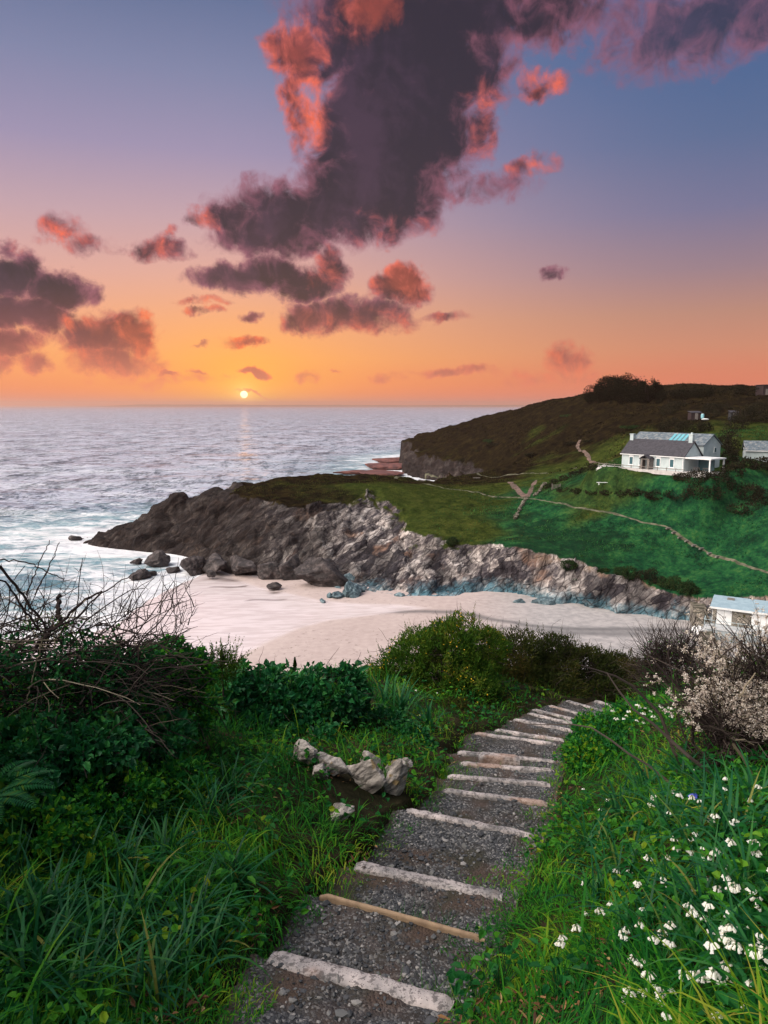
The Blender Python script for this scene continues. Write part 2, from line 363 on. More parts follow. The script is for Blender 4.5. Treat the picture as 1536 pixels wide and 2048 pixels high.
CTRL += [np.array(p, float) for p in [(140,440,34),(230,420,38),(300,300,44),(420,280,46),(420,500,36),(200,600,20),(100,560,16),(60,500,15),(400,150,20),(480,100,12),(300,120,16),(200,110,9),(400,700,20),(160,330,40)]]
CTRL = np.array(CTRL)
def tps_fit(P, lam=2.):
    n = len(P); X = P[:, :2]/100
    d2 = ((X[:, None]-X[None])**2).sum(-1); K = .5*d2*np.log(d2+1e-12)
    A = np.zeros((n+3, n+3)); A[:n, :n] = K+np.eye(n)*lam*1e-3; A[:n, n] = 1; A[:n, n+1:] = X; A[n, :n] = 1; A[n+1:, :n] = X.T
    return np.linalg.solve(A, np.r_[P[:, 2], 0, 0, 0]), X
TW, TX = tps_fit(CTRL)
def ztop(x, y):
    sh = np.shape(x); q_ = np.stack([np.ravel(x), np.ravel(y)], 1)/100; r = np.zeros(len(q_))
    for i in range(0, len(q_), 40000):
        c = q_[i:i+40000]; d2 = ((c[:, None]-TX[None])**2).sum(-1)
        r[i:i+40000] = (.5*d2*np.log(d2+1e-12))@TW[:-3]+TW[-3]+c@TW[-2:]
    return r.reshape(sh)
def seg_dist(x, y, Pl, closed=True):
    d = np.full(np.shape(x), 1e18); n = len(Pl)
    for i in range(n if closed else n-1):
        a, b = Pl[i], Pl[(i+1) % n]; e = b-a; L = max(e@e, 1e-9)
        t = np.clip(((x-a[0])*e[0]+(y-a[1])*e[1])/L, 0, 1)
        d = np.minimum(d, (x-a[0]-t*e[0])**2+(y-a[1]-t*e[1])**2)
    return np.sqrt(d)
def inside(x, y, Pl):
    r = np.zeros(np.shape(x), bool); n = len(Pl)
    for i in range(n):
        (x0, y0), (x1, y1) = Pl[i], Pl[(i+1) % n]
        c = (y0 > y) != (y1 > y)
        r ^= c & (x < (x1-x0)*(y-y0)/(y1-y0+1e-12)+x0)
    return r
# beach
WLINE = np.array([(-160, 78)]+[tuple(gr(u, v, 0)[:2]) for u, v in [(150,1275),(205,1248),(255,1224),(310,1197),(350,1178),(385,1160),(410,1146),(450,1140)]]+[(-20, 175)])
WPOLY = np.concatenate([WLINE, [(-20, 400), (400, 400), (400, 20), (-160, 20)]])
def zbeach(x, y):
    d = 2.2*fbm(x*.07, y*.07, o=3, seed=71)+seg_dist(x, y, WLINE, False)*np.where(inside(x, y, WPOLY), 1, -1)
    z = np.where(d > 0, .028*d, .09*d)
    z = np.minimum(z, 1.15+.004*d)
    return np.maximum(z, -4)+.03*fbm(x*.12, y*.12, o=3, seed=5)*smooth(0, 12, d)
PADS = []                        # levelled ground: origin, along, across, extents, height
HA0 = at(1243, 933, 150.); HA1 = gr(1367, 943, HA0[2]); _f = unit((HA1-HA0)[:2])
PADS.append((HA0, _f, np.array([-_f[1], _f[0]]), -4.6, 21, -2.9, 14, HA0[2]-.25))
BA0 = at(1490, 923, 158.); _f = unit(np.array([.93, -.36])); PADS.append((BA0, _f, np.array([-_f[1], _f[0]]), -1, 14, -1.5, 7, BA0[2]-.1))
BUMP = [(at(348, 1000, 188.), 2.2, 3.5), (at(300, 1036, 188.), 1.2, 3.), (at(420, 992, 186.), 1.0, 4.), (at(240, 1064, 190.), 1.2, 3.), (at(385, 1003, 187.), -.8, 2.5)]
def zland(x, y, detail=True):
    """height of the bay's land; far below the sea where there is none; also how far up the cliff (0 foot .. 1 top)"""
    x = np.asarray(x, float); y = np.asarray(y, float)
    kk = .35+.65*smooth(-45, -15, x)
    wx = x+kk*(2.3*fbm(x*.065, y*.065, o=2, seed=35)+1.4*fbm(x*.16, y*.16, o=3, seed=31)+.5*fbm(x*.6, y*.6, o=2, seed=33) if detail else 0); wy = y+kk*(2.0*fbm(x*.07+9, y*.07, o=2, seed=36)+1.2*fbm(x*.16, y*.16, o=3, seed=32) if detail else 0)
    inf_, int_ = inside(wx, wy, FOOT), inside(wx, wy, TOP)
    df, dt = seg_dist(wx, wy, FOOT), seg_dist(wx, wy, TOP)
    t = np.where(int_, 1., np.where(inf_, df/(df+dt+1e-6), 0.))
    zt = ztop(x, y)
    for c, hh_, r_ in BUMP: zt = zt+hh_*np.exp(-((x-c[0])**2+(y-c[1])**2)/r_**2)
    for o, f_, g_, s0, s1, w0_, w1_, zp in PADS:
        s_ = (x-o[0])*f_[0]+(y-o[1])*f_[1]; w_ = (x-o[0])*g_[0]+(y-o[1])*g_[1]
        dd = np.hypot(np.maximum(np.maximum(s0-s_, s_-s1), 0), np.maximum(np.maximum(w0_-w_, w_-w1_), 0)); kp = 1-smooth(0, 4.5, dd); zt = zt*(1-kp)+zp*kp
    zb = np.where(y < 260, np.maximum(zbeach(x, y)*.8, -.5), -.5)
    pr = np.clip(t, 0, 1)**.82
    z = zb+(zt-zb)*pr
    z = np.where(inf_, z, zb-.8-df*.5)
    return z, np.where(inf_, t, -df)
def hit(u, v, y0=95., y1=520.):
    d = ray(u, v); Y = np.arange(y0, y1, .1); x = d[0]/d[1]*Y; zr = EYE+d[2]/d[1]*Y
    z, t = zland(x, Y, False); k = np.argmax(zr < z)
    return np.array([x[k], Y[k], z[k]])
def land_z(x, y): return zland(np.atleast_1d(x), np.atleast_1d(y), False)[0]

# polar sheet for the land
th = np.radians(np.arange(-36, 46, .125))
rr = np.concatenate([np.arange(96, 215, .36), 215+np.cumsum(np.linspace(.5, 5.5, 190))])
TH, RR = np.meshgrid(th, rr); X, Y = RR*np.sin(TH), RR*np.cos(TH)
Z, T = zland(X, Y)
tt = np.clip(T, 0, 1); cl = 4*tt*(1-tt)                         # strongest half-way up the cliff
# rocky skin, strata dipping
u1, v1, w1 = X*.8+Z*.7, Y*.9, Z*.75-X*.62
d1, d2, cid = cells(u1*.11+.5*vnoise(X*.12, Z*.12), v1*.13, w1*.24+.4*vnoise(X*.1, Y*.1, Z*.1), 3)
d1b, d2b, cidb = cells(u1*.34+.4*vnoise(X*.3, Y*.3), v1*.4, w1*.75, 8)
rock = smooth(.02, .15, tt)*(1-smooth(.9, 1.0, tt))
blk = (cid-.5)*3.4+(cidb-.5)*1.7+1.1*ridged(u1*.06, v1*.06, w1*.2, o=5, seed=2)+1.7*ridged(X*.085+Z*.07, Y*.03, Z*.02, o=3, seed=61)-1.1*np.exp(-((d2-d1)/.09)**2)-.4*np.exp(-((d2b-d1b)/.1)**2)
amp = np.where(RR < 230, 1., 1.7)
far = np.where(tt > .98, 1., 0.)
# push outwards (down slope) and up
gy, gx = np.gradient(Z, axis=0), np.gradient(Z, axis=1)
nx = -(np.gradient(Z, axis=0)*np.gradient(Y, axis=1)*-1+np.gradient(Z, axis=1)*np.gradient(Y, axis=0))
A = np.stack([np.gradient(X, axis=1), np.gradient(Y, axis=1), np.gradient(Z, axis=1)], -1); B = np.stack([np.gradient(X, axis=0), np.gradient(Y, axis=0), np.gradient(Z, axis=0)], -1)
NN = unit(np.cross(A, B)); NN *= np.sign(NN[..., 2:3]+1e-9)
crest = smooth(.55, 1., tt)*(Y > 178)*smooth(-36, -44, X)                  # bare rock ridge out to the tip
rk = np.maximum(rock, crest*.55)
Pm = np.stack([X, Y, Z], -1)+NN*(blk*rk*amp*.52)[..., None]
gentle = fbm(X*.07, Y*.07, o=4, seed=11)*.6+ridged(X*.035, Y*.035, o=3, seed=14)*.7*smooth(190, 260, RR)+fbm(X*.35, Y*.35, o=3, seed=12)*.16+fbm(X*1.1, Y*1.1, o=2, seed=13)*.06
Pm[..., 2] += gentle*smooth(.8, 1., tt)*np.where(RR > 300, 1.6, 1.)*(1-crest*.5)
F_ = grid_faces(*X.shape); keep = (T.ravel()[F_] > -3.5).any(1) & ~((Y.ravel()[F_].max(1) < 101))
F_ = F_[keep]; used = np.unique(F_); mp = np.full(X.size, -1); mp[used] = np.arange(len(used))
LV = Pm.reshape(-1, 3)[used]; LF = mp[F_]
# ---------------------------------------------------------------- land material: turf, heath, slate, earth
m_land, nt, out = newmat('turf and slate')
g = nt.nodes.new('ShaderNodeNewGeometry'); P = g.outputs['Position']; xyz = N(nt, 'SeparateXYZ', i_0=P).outputs
t_ = at_(nt, 'up'); hz = at_(nt, 'heath'); wet = at_(nt, 'foot'); ear = at_(nt, 'earth')
n1 = noise(nt, P, .05, 4); n2 = noise(nt, P, .35, 6, .65); n3 = noise(nt, P, 1.6, 6, .7); n4 = noise(nt, P, .9, 3)
rot_ = N(nt, 'Mapping', i_Vector=P, i_Rotation=(R(12), R(42), R(10))).outputs[0]
stretch = N(nt, 'Mapping', i_Vector=rot_, i_Scale=(.6, .6, 1.5)).outputs[0]
st1 = noise(nt, stretch, .55, 7, .65, .6); st2 = noise(nt, stretch, 1.9, 5, .6, .4)
turf = ramp(nt, mth(nt, 'ADD', mth(nt, 'MULTIPLY', n2, .55), mth(nt, 'MULTIPLY', n3, .45)), [(.34, (.003, .014, .008)), (.45, (.006, .036, .017)), (.55, (.014, .072, .024)), (.66, (.05, .115, .032))])
olive = ramp(nt, mth(nt, 'ADD', mth(nt, 'MULTIPLY', n2, .55), mth(nt, 'MULTIPLY', n3, .45)), [(.34, (.007, .012, .004)), (.48, (.024, .036, .008)), (.6, (.05, .06, .013)), (.68, (.095, .075, .022))])
heath = ramp(nt, mth(nt, 'ADD', mth(nt, 'MULTIPLY', n2, .6), mth(nt, 'MULTIPLY', n3, .4)), [(.36, (.002, .002, .002)), (.47, (.007, .006, .004)), (.57, (.019, .014, .006)), (.68, (.036, .032, .010))])
hn = mth(nt, 'ADD', hz, mth(nt, 'MULTIPLY', mth(nt, 'SUBTRACT', n1, .5), 1.1))
nbig = noise(nt, P, .022, 3, .6)
turf = mixc(nt, sstep(nt, mth(nt, 'ADD', nbig, mth(nt, 'MULTIPLY', mth(nt, 'SUBTRACT', n2, .5), .5)), .56, .4), turf, mixc(nt, .6, turf, (.006, .018, .010)))
veg = mixc(nt, sstep(nt, hn, .15, .5), turf, olive); veg = mixc(nt, sstep(nt, hn, .6, .95), veg, heath)
earth = ramp(nt, n3, [(.35, (.10, .065, .045)), (.6, (.24, .17, .12))])
vc = N(nt, 'SeparateColor', i_0=N(nt, 'TexVoronoi', i_Vector=N(nt, 'VectorMath', operation='ADD', i_0=stretch, i_1=N(nt, 'VectorMath', operation='SCALE', i_0=noise(nt, P, .5, 4, .6, 0., 'Color'), i_Scale=.9).outputs[0]).outputs[0], i_Scale=.42).outputs['Color']).outputs[0]
slate = ramp(nt, mth(nt, 'ADD', mth(nt, 'MULTIPLY', st1, .5), mth(nt, 'ADD', mth(nt, 'MULTIPLY', st2, .27), mth(nt, 'MULTIPLY', vc, .22))), [(.34, (.014, .012, .016)), (.44, (.06, .053, .06)), (.52, (.19, .165, .16)), (.62, (.5, .45, .43))])
rust = ramp(nt, st1, [(.36, (.03, .018, .014)), (.6, (.24, .14, .10))])
big_ = noise(nt, rot_, .11, 5, .6)
slate = mixc(nt, sstep(nt, big_, .56, .40), slate, mixc(nt, .72, slate, (.012, .011, .014)))
slate = mixc(nt, mth(nt, 'MULTIPLY', sstep(nt, noise(nt, P, .16, 4), .54, .7), .8), slate, rust)
blue = ramp(nt, mth(nt, 'ADD', mth(nt, 'MULTIPLY', st1, .5), mth(nt, 'MULTIPLY', st2, .5)), [(.34, (.012, .04, .055)), (.5, (.06, .18, .24)), (.64, (.18, .32, .38))])
slate = mixc(nt, mth(nt, 'MULTIPLY', sstep(nt, mth(nt, 'ADD', wet, mth(nt, 'MULTIPLY', mth(nt, 'SUBTRACT', n4, .5), .9)), .2, 1.0), .75), slate, blue)
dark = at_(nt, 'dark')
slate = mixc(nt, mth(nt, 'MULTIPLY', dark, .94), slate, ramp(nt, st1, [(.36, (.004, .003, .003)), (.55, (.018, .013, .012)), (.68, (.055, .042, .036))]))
# cracks
vo = N(nt, 'TexVoronoi', feature='DISTANCE_TO_EDGE', i_Vector=stretch, i_Scale=.55); crk = sstep(nt, vo.outputs['Distance'], .0, .07)
slate = mixc(nt, mth(nt, 'MULTIPLY', mth(nt, 'SUBTRACT', 1., crk), .65), slate, (.012, .011, .013))
nz = N(nt, 'SeparateXYZ', i_0=g.outputs['Normal']).outputs[2]
grassy = sstep(nt, mth(nt, 'ADD', t_, mth(nt, 'ADD', mth(nt, 'MULTIPLY', mth(nt, 'SUBTRACT', mth(nt, 'ADD', mth(nt, 'MULTIPLY', n2, .6), mth(nt, 'MULTIPLY', n1, .6)), .6), sstep(nt, t_, .86, 1., .75, .08)), mth(nt, 'MULTIPLY', mth(nt, 'MULTIPLY', mth(nt, 'SUBTRACT', nz, .62), .25), sstep(nt, t_, .95, 1., 1., 0.)))), .9, .985)
rim = mth(nt, 'MULTIPLY', mth(nt, 'MULTIPLY', sstep(nt, t_, .72, .92), ear), sstep(nt, n2, .4, .6))
rock = mixc(nt, rim, slate, earth)
col = mixc(nt, grassy, rock, veg)
hgt = mixc(nt, grassy, mth(nt, 'ADD', mth(nt, 'MULTIPLY', st2, 1.), mth(nt, 'MULTIPLY', crk, .35)), mth(nt, 'MULTIPLY', n3, .8))
bsdf(nt, out, col, mth(nt, 'SUBTRACT', .95, mth(nt, 'MULTIPLY', wet, .35)), mth(nt, 'MULTIPLY', mth(nt, 'SUBTRACT', 1., grassy), .15), hgt, .9, .35)
lm = me('hill', LV, LF, m_land, True)
X_, Y_, Z_ = LV.T
tl = tt.ravel()[used]
attr(lm, 'up', np.where(T.ravel()[used] < 0, 0, tl)*np.where(crest.ravel()[used] > .2, 1-.5*crest.ravel()[used], 1))
# heath on the seaward and high ground, pasture to the east and low
uu = 768+F*X_/Y_
he = .05+.55*smooth(1120, 860, uu)*(Y_ < 270)+1.1*smooth(172, 235, Y_+.25*(X_-30))*(Y_ > 0)-.2*smooth(60, 110, X_)*(Y_ < 170)+.35*smooth(780, 640, uu)
he = np.where(Y_ > 205, he-.15*smooth(30, 12, Z_)-.2*smooth(1000, 1080, uu)*smooth(34, 24, Z_), he)
he = np.maximum(he, .42*smooth(136, 143, Y_)*smooth(30, 42, X_))
he = np.where(Y_ < 172, np.minimum(he, .62+.4*smooth(800, 700, uu)), he)
attr(lm, 'heath', np.clip(he, 0, 1.3))
attr(lm, 'foot', np.clip(1-tl/.42, 0, 1)*smooth(560, 820, uu)*(Y_ < 200))
attr(lm, 'earth', smooth(1020, 1150, uu)*(Y_ < 180))
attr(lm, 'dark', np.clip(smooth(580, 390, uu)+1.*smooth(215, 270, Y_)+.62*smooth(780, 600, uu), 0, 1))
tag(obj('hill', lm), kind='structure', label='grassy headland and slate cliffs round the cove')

# ---------------------------------------------------------------- beach
bx = np.arange(-120, 150, .55); by = np.arange(66, 178, .55)
BX, BY = np.meshgrid(bx, by); BZ = zbeach(BX, BY)
WETP = np.array([tuple(gr(u, v, .8)[:2]) for u, v in [(-200,1500),(330,1400),(430,1340),(492,1308),(540,1283),(600,1258),(660,1243),(740,1236),(800,1228),(860,1222),(800,1214),(700,1208),(640,1200),(585,1186),(520,1170),(470,1152),(430,1140),(380,1130),(-200,1240)]])
wetd = seg_dist(BX, BY, WETP)*np.where(inside(BX, BY, WETP), 1, -1)
BZ2 = BZ-.12*smooth(-2.5, 3., wetd)*smooth(0, 1, BZ)
m_sand, nt, out = newmat('sand')
P = pos(nt); wt = at_(nt, 'wet'); n1 = noise(nt, P, .08, 4); n2 = noise(nt, P, .9, 6, .6); n3 = noise(nt, P, 6., 4, .6)
dry = ramp(nt, mth(nt, 'ADD', mth(nt, 'MULTIPLY', n2, .6), mth(nt, 'MULTIPLY', n1, .4)), [(.34, (.36, .285, .27)), (.62, (.45, .365, .345))])
fp = sstep(nt, noise(nt, P, 1.1, 6, .75), .57, .66)                   # footprints and wrack
dry = mixc(nt, mth(nt, 'MULTIPLY', fp, mth(nt, 'MULTIPLY', sstep(nt, noise(nt, P, .13, 2), .40, .56), .75)), dry, (.10, .075, .065))
grey = at_(nt, 'grey'); dry = mixc(nt, grey, dry, ramp(nt, n2, [(.35, (.24, .235, .24)), (.62, (.36, .34, .34))]))
strm = at_(nt, 'stream'); dry = mixc(nt, mth(nt, 'MULTIPLY', strm, .75), dry, (.06, .06, .065))
wc = mixc(nt, sstep(nt, noise(nt, N(nt, 'Mapping', i_Vector=P, i_Rotation=(0, 0, R(30)), i_Scale=(.25, 1.2, 1)).outputs[0], .8, 5), .42, .6), (.66, .58, .59), (.56, .48, .48))  # wet sand paler than dry: the sky's reflection painted into its colour
pool = at_(nt, 'pool')
wc = mixc(nt, pool, wc, (.085, .055, .045))  # pools with the dark cliff's reflection painted into the sand colour
wf = sstep(nt, mth(nt, 'ADD', wt, mth(nt, 'MULTIPLY', mth(nt, 'SUBTRACT', n1, .5), .25)), .2, .8)
p = bsdf(nt, out, mixc(nt, wf, dry, wc), mth(nt, 'MULTIPLY_ADD', wf, -.72, .9), .5, mth(nt, 'MULTIPLY', mth(nt, 'ADD', n2, mth(nt, 'MULTIPLY', n3, .3)), mth(nt, 'MULTIPLY_ADD', wf, -.93, 1.)), .12, .06)
F_ = grid_faces(*BX.shape); keep = (BZ.ravel()[F_] > -3.9).any(1); F_ = F_[keep]; us = np.unique(F_); mp = np.full(BX.size, -1); mp[us] = np.arange(len(us))
BV = np.stack([BX, BY, BZ2], -1).reshape(-1, 3)[us]
bm_ = me('beach', BV, mp[F_], m_sand, True)
attr(bm_, 'wet', smooth(-2.2, 3., wetd.ravel()[us]))
ub = 768+F*BV[:, 0]/BV[:, 1]
attr(bm_, 'grey', smooth(880, 1120, ub)*.9)
def band(lst, w, z=1.): 
    Pl = np.array([tuple(gr(u, v, z)[:2]) for u, v in lst]); d = seg_dist(BV[:, 0]+.8*vnoise(BV[:, 0]*.2, BV[:, 1]*.2), BV[:, 1]+.6*vnoise(BV[:, 0]*.3, BV[:, 1]*.3, seed=4), Pl, False)
    return np.exp(-(d/w)**2)
attr(bm_, 'stream', np.clip(band([(760,1228),(840,1226),(900,1228),(960,1240),(1040,1254),(1120,1262),(1210,1264),(1290,1266),(1390,1268)], 1.1)+.8*band([(1000,1262),(1120,1270),(1300,1275)], .9), 0, 1))
attr(bm_, 'pool', np.clip(1.1*band([(425,1155),(455,1158),(495,1157)], 1.9, .3)+band([(420,1173),(460,1174),(490,1173)], .6, .3)+.8*band([(545,1187),(585,1180)], .8, .4)+.7*band([(500,1201),(560,1202)], .5, .4), 0, 1)*smooth(-.2, .4, BV[:, 2]))
tag(obj('beach', bm_), kind='structure', label='pale sandy beach in the cove')

# ---------------------------------------------------------------- sea
sth = np.radians(np.linspace(-46, 46, 560)); sr = np.concatenate([np.arange(62, 330, .62), 330*np.exp(np.linspace(0, math.log(900), 170)[1:])])
TH, RR = np.meshgrid(sth, sr); SX, SY = RR*np.sin(TH), RR*np.cos(TH)
shore = np.where(inside(SX, SY, WPOLY) & (SY < 178), 0, np.minimum(seg_dist(SX, SY, WLINE, False), np.where(RR < 700, seg_dist(SX, SY, FOOT), 999)))
wlin = seg_dist(SX, SY, WLINE, False)
ph = wlin+5*fbm(SX*.02, SY*.02, o=3, seed=41)
def crests(k, off, sharp): return np.exp(-((((ph+off) % k)-k*.5)/sharp)**2)
swell = crests(34, 3, 3.2)*smooth(14, 55, shore)*(.45+.55*smooth(-.3, .3, vnoise(SX*.035, SY*.035, seed=44)))*np.exp(-((wlin-70)/75)**2)
ch = fbm(SX*.22, SY*.38, o=3, seed=42)
fade = np.exp(-RR/900)
SZ = (1.0*swell+.36*ch*smooth(2, 30, shore)+.5*fbm(SX*.05, SY*.09, o=2, seed=43)*smooth(10, 60, shore))*fade
SZ -= .03
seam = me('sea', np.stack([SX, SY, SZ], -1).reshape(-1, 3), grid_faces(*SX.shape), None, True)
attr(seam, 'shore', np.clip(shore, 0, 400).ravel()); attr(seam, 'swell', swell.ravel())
m_sea, nt, out = newmat('sea water')
P = pos(nt); sh = at_(nt, 'shore'); sw = at_(nt, 'swell')
dist_ = N(nt, 'VectorMath', operation='LENGTH', i_0=P).outputs['Value']
mp1 = N(nt, 'Mapping', i_Vector=P, i_Rotation=(0, 0, R(12)), i_Scale=(.55, 1.2, 1)).outputs[0]
w1 = noise(nt, mp1, .42, 7, .62, .4); w2 = noise(nt, mp1, .06, 5, .6, .3); w3 = noise(nt, mp1, .013, 5, .6)
fo = noise(nt, mp1, .22, 9, .68, 1.2); fo2 = noise(nt, mp1, .05, 5, .6, .8)
near = mth(nt, 'EXPONENT', mth(nt, 'MULTIPLY', sh, -1/34.))
lace = mth(nt, 'ADD', mth(nt, 'MULTIPLY', fo, .7), mth(nt, 'MULTIPLY', fo2, .5))
foam = sstep(nt, mth(nt, 'ADD', lace, mth(nt, 'MULTIPLY_ADD', near, .36, -.03)), .66, .84)
white = sstep(nt, mth(nt, 'ADD', mth(nt, 'EXPONENT', mth(nt, 'MULTIPLY', sh, -1/3.)), mth(nt, 'MULTIPLY', mth(nt, 'SUBTRACT', fo, .5), 1.6)), .35, .8)
caps = mth(nt, 'MULTIPLY', sstep(nt, mth(nt, 'ADD', sw, mth(nt, 'MULTIPLY', mth(nt, 'SUBTRACT', fo, .5), 1.5)), .8, 1.1), .8)
foam = mth(nt, 'MAXIMUM', mth(nt, 'MULTIPLY', foam, .9), mth(nt, 'MAXIMUM', white, caps))
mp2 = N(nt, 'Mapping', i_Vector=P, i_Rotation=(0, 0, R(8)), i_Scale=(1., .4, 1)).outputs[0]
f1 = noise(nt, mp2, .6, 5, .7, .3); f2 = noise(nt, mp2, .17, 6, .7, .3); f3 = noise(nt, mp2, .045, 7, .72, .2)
glint_mask = sstep(nt, mth(nt, 'ADD', mth(nt, 'MULTIPLY', f1, .45), mth(nt, 'ADD', mth(nt, 'MULTIPLY', f2, .45), mth(nt, 'MULTIPLY', f3, .4))), .575, .68)  # wave glints painted into the water colour as pale and dark patches
water = mixc(nt, sstep(nt, mth(nt, 'ADD', near, mth(nt, 'MULTIPLY', mth(nt, 'SUBTRACT', fo2, .5), .5)), .02, .5), mixc(nt, glint_mask, (.018, .04, .068), (.36, .38, .47)), (.055, .17, .225))
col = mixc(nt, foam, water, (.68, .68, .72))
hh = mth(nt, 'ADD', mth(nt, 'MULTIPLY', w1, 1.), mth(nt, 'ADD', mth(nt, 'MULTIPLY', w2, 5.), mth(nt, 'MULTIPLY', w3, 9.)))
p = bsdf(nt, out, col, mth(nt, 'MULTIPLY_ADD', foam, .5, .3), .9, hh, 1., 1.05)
p.inputs['IOR'].default_value = 1.45
bn = p.inputs['Normal'].links[0].from_socket
c1 = noise(nt, mp1, .45, 3, .6, .4, 'Color'); c2 = noise(nt, mp1, .09, 3, .6, .3, 'Color')
c3 = noise(nt, mp1, .028, 4, .65, .3, 'Color')
cv = N(nt, 'VectorMath', operation='ADD', i_0=c1, i_1=N(nt, 'VectorMath', operation='ADD', i_0=c2, i_1=c3).outputs[0]).outputs[0]
cv = N(nt, 'VectorMath', operation='MULTIPLY_ADD', i_0=cv, i_1=(.9, 1.7, 0), i_2=(-1.35, -2.55-.36, 0)).outputs[0]
nn = N(nt, 'VectorMath', operation='NORMALIZE', i_0=N(nt, 'VectorMath', operation='ADD', i_0=bn, i_1=cv).outputs[0]).outputs[0]
nt.links.new(nn, p.inputs['Normal'])
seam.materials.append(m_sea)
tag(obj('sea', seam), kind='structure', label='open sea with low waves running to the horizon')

# ---------------------------------------------------------------- far coast on the horizon
xs = np.linspace(-9200, 5200, 160); Yf = 21000.
hp = (.5+.5*fbm(xs*.0006, xs*0+3.3, o=4, seed=51))*45+55
hp = hp*.75
hp *= smooth(-9200, -7200, xs)*(1-smooth(3600, 5200, xs))
hp = np.maximum(hp, .0)+2
rows = [(Yf-300, 0), (Yf-150, .6), (Yf+300, 1.), (Yf+900, .8), (Yf+1500, 0)]
CV = np.concatenate([np.stack([xs, np.full_like(xs, y), hp*k-3*(k == 0)], 1) for y, k in rows])
tag(obj('far_hills', me('far_hills', CV, grid_faces(len(rows), len(xs)), plain('far heath', (.05, .05, .03), (.09, .07, .04), .004), True)), kind='structure', label='low distant coast along the horizon')
# ---------------------------------------------------------------- boulders on the shore and in the surf
m_bould, nt, out = newmat('shore rock'); P = pos(nt)
c = ramp(nt, noise(nt, P, .7, 7, .68, .4), [(.34, (.008, .007, .008)), (.5, (.032, .026, .027)), (.66, (.11, .09, .088))])
bsdf(nt, out, c, .75, .35, noise(nt, P, 1.6, 6, .7), .8, .25)
m_boulb, nt, out = newmat('blue slate rock'); P = pos(nt)
c = ramp(nt, noise(nt, P, .8, 7, .68, .4), [(.34, (.012, .02, .026)), (.5, (.06, .10, .12)), (.66, (.22, .29, .32))])
bsdf(nt, out, c, .75, .35, noise(nt, P, 1.6, 6, .7), .8, .25)
def boulder(name, c, size, mat, label, cat='boulder', group=None, seed=0, sub=4, sink=.25):
    V, Fs = ico(sub); V = V.copy()
    g_ = np.random.default_rng(seed*7+3); pn = unit(g_.normal(size=(15, 3))); ph_ = g_.uniform(.62, .98, 15)
    r = np.min(np.where(V@pn.T > .06, ph_/np.maximum(V@pn.T, .06), 9.), 1); r = np.minimum(r, 1.25)
    r = r+.10*fbm(V[:, 0]*1.6+seed, V[:, 1]*1.6, V[:, 2]*1.6, o=5, seed=seed)-.07*np.abs(fbm(V[:, 0]*1.1+seed, V[:, 1]*1.1, V[:, 2]*2.6, o=3, seed=seed+9))
    V = V*r[:, None]*np.array(size)*.5
    V[:, 2] *= 1-.28*np.sin(V[:, 0]/size[0]*3+seed); V[:, 0] += V[:, 2]*.4*math.sin(seed*2.1)
    V[:, 2] = np.maximum(V[:, 2], -size[2]*.42)
    a = seed*1.3; V = V@np.array([[math.cos(a*.2), -math.sin(a*.2), 0], [math.sin(a*.2), math.cos(a*.2), 0], [0, 0, 1]]).T
    V[:, 2] += size[2]*(.5-sink)
    return solo(name, V+np.array(c), Fs, mat, label, cat, group)
RB = [ # u, v(base), width px, height px, mat, label
 (148,1080,20,9,0,'small black rock alone in the surf off the tip of the point'),
 (271,1128,22,13,0,'small pointed dark rock in the surf beside the blunt dark rock'),
 (315,1133,50,27,0,'blunt dark brown rock standing in the surf off the beach'),
 (272,1158,42,15,0,'low jagged dark rock awash in the surf nearest the beach'),
 (301,1150,26,7,0,'flat dark sliver of rock awash behind the low jagged rock'),
 (346,1143,34,9,0,'flat dark rock at the edge of the surf beside the brown boulders'),
 (385,1141,62,32,0,'big brown boulder at the water edge, first of the row below the point'),
 (430,1143,62,34,0,'rust brown boulder second in the row below the point'),
 (480,1148,66,34,0,'broad reddish boulder behind the dark sand pool'),
 (420,1152,20,10,0,'small dark stone at the edge of the dark sand pool'),
 (537,1155,52,26,0,'grey boulder at the cliff foot behind the lone beach stone'),
 (583,1156,56,34,0,'tilted grey boulder beside the largest boulder'),
 (636,1174,92,56,0,'largest dark grey boulder at the cliff foot on the sand'),
 (696,1166,34,26,1,'upright grey boulder right of the largest boulder'),
 (545,1178,30,14,0,'lone dark stone lying on the wet sand'),
 (676,1196,34,14,1,'low blue rock at the near end of the small rock pile'),
 (700,1196,46,24,1,'tallest blue rock of the small pile on the sand'),
 (722,1186,18,12,1,'small blue rock topping the far end of the small pile'),
 (660,1196,20,9,1,'small flat blue stone beside the small rock pile'),
 (646,1205,14,7,1,'tiny blue stone lying nearest the wet sand'),
 (676,1176,14,6,1,'tiny stone between the largest boulder and the small rock pile'),
 (795,1197,24,12,1,'rounded blue boulder at the foot of the blue cliff'),
 (1095,1216,42,18,1,'bright blue boulder below the grass tongue of the cliff'),
 (1040,1212,30,14,1,'blue boulder against the cliff left of the bright blue boulder'),
 (818,1219,14,5,1,'flat little stone alone on the sand near the stream'),
 (1372,1256,16,10,1,'pale stone on the sand beside the stone sea wall')]
for i, (u, v, w, h, k, lab) in enumerate(RB):
    c = gr(u, v, .25 if k == 0 and u < 350 else .9); Yd = math.hypot(*c[:2])
    s = Yd/F*.98
    boulder('boulder', c+[0, w*s*.3, -.15], (w*s*1.15, w*s*.8, h*s*1.45), (m_bould, m_boulb)[k], lab, 'boulder', 'boulders along the shore', seed=i+1, sub=5 if w > 40 else 4)
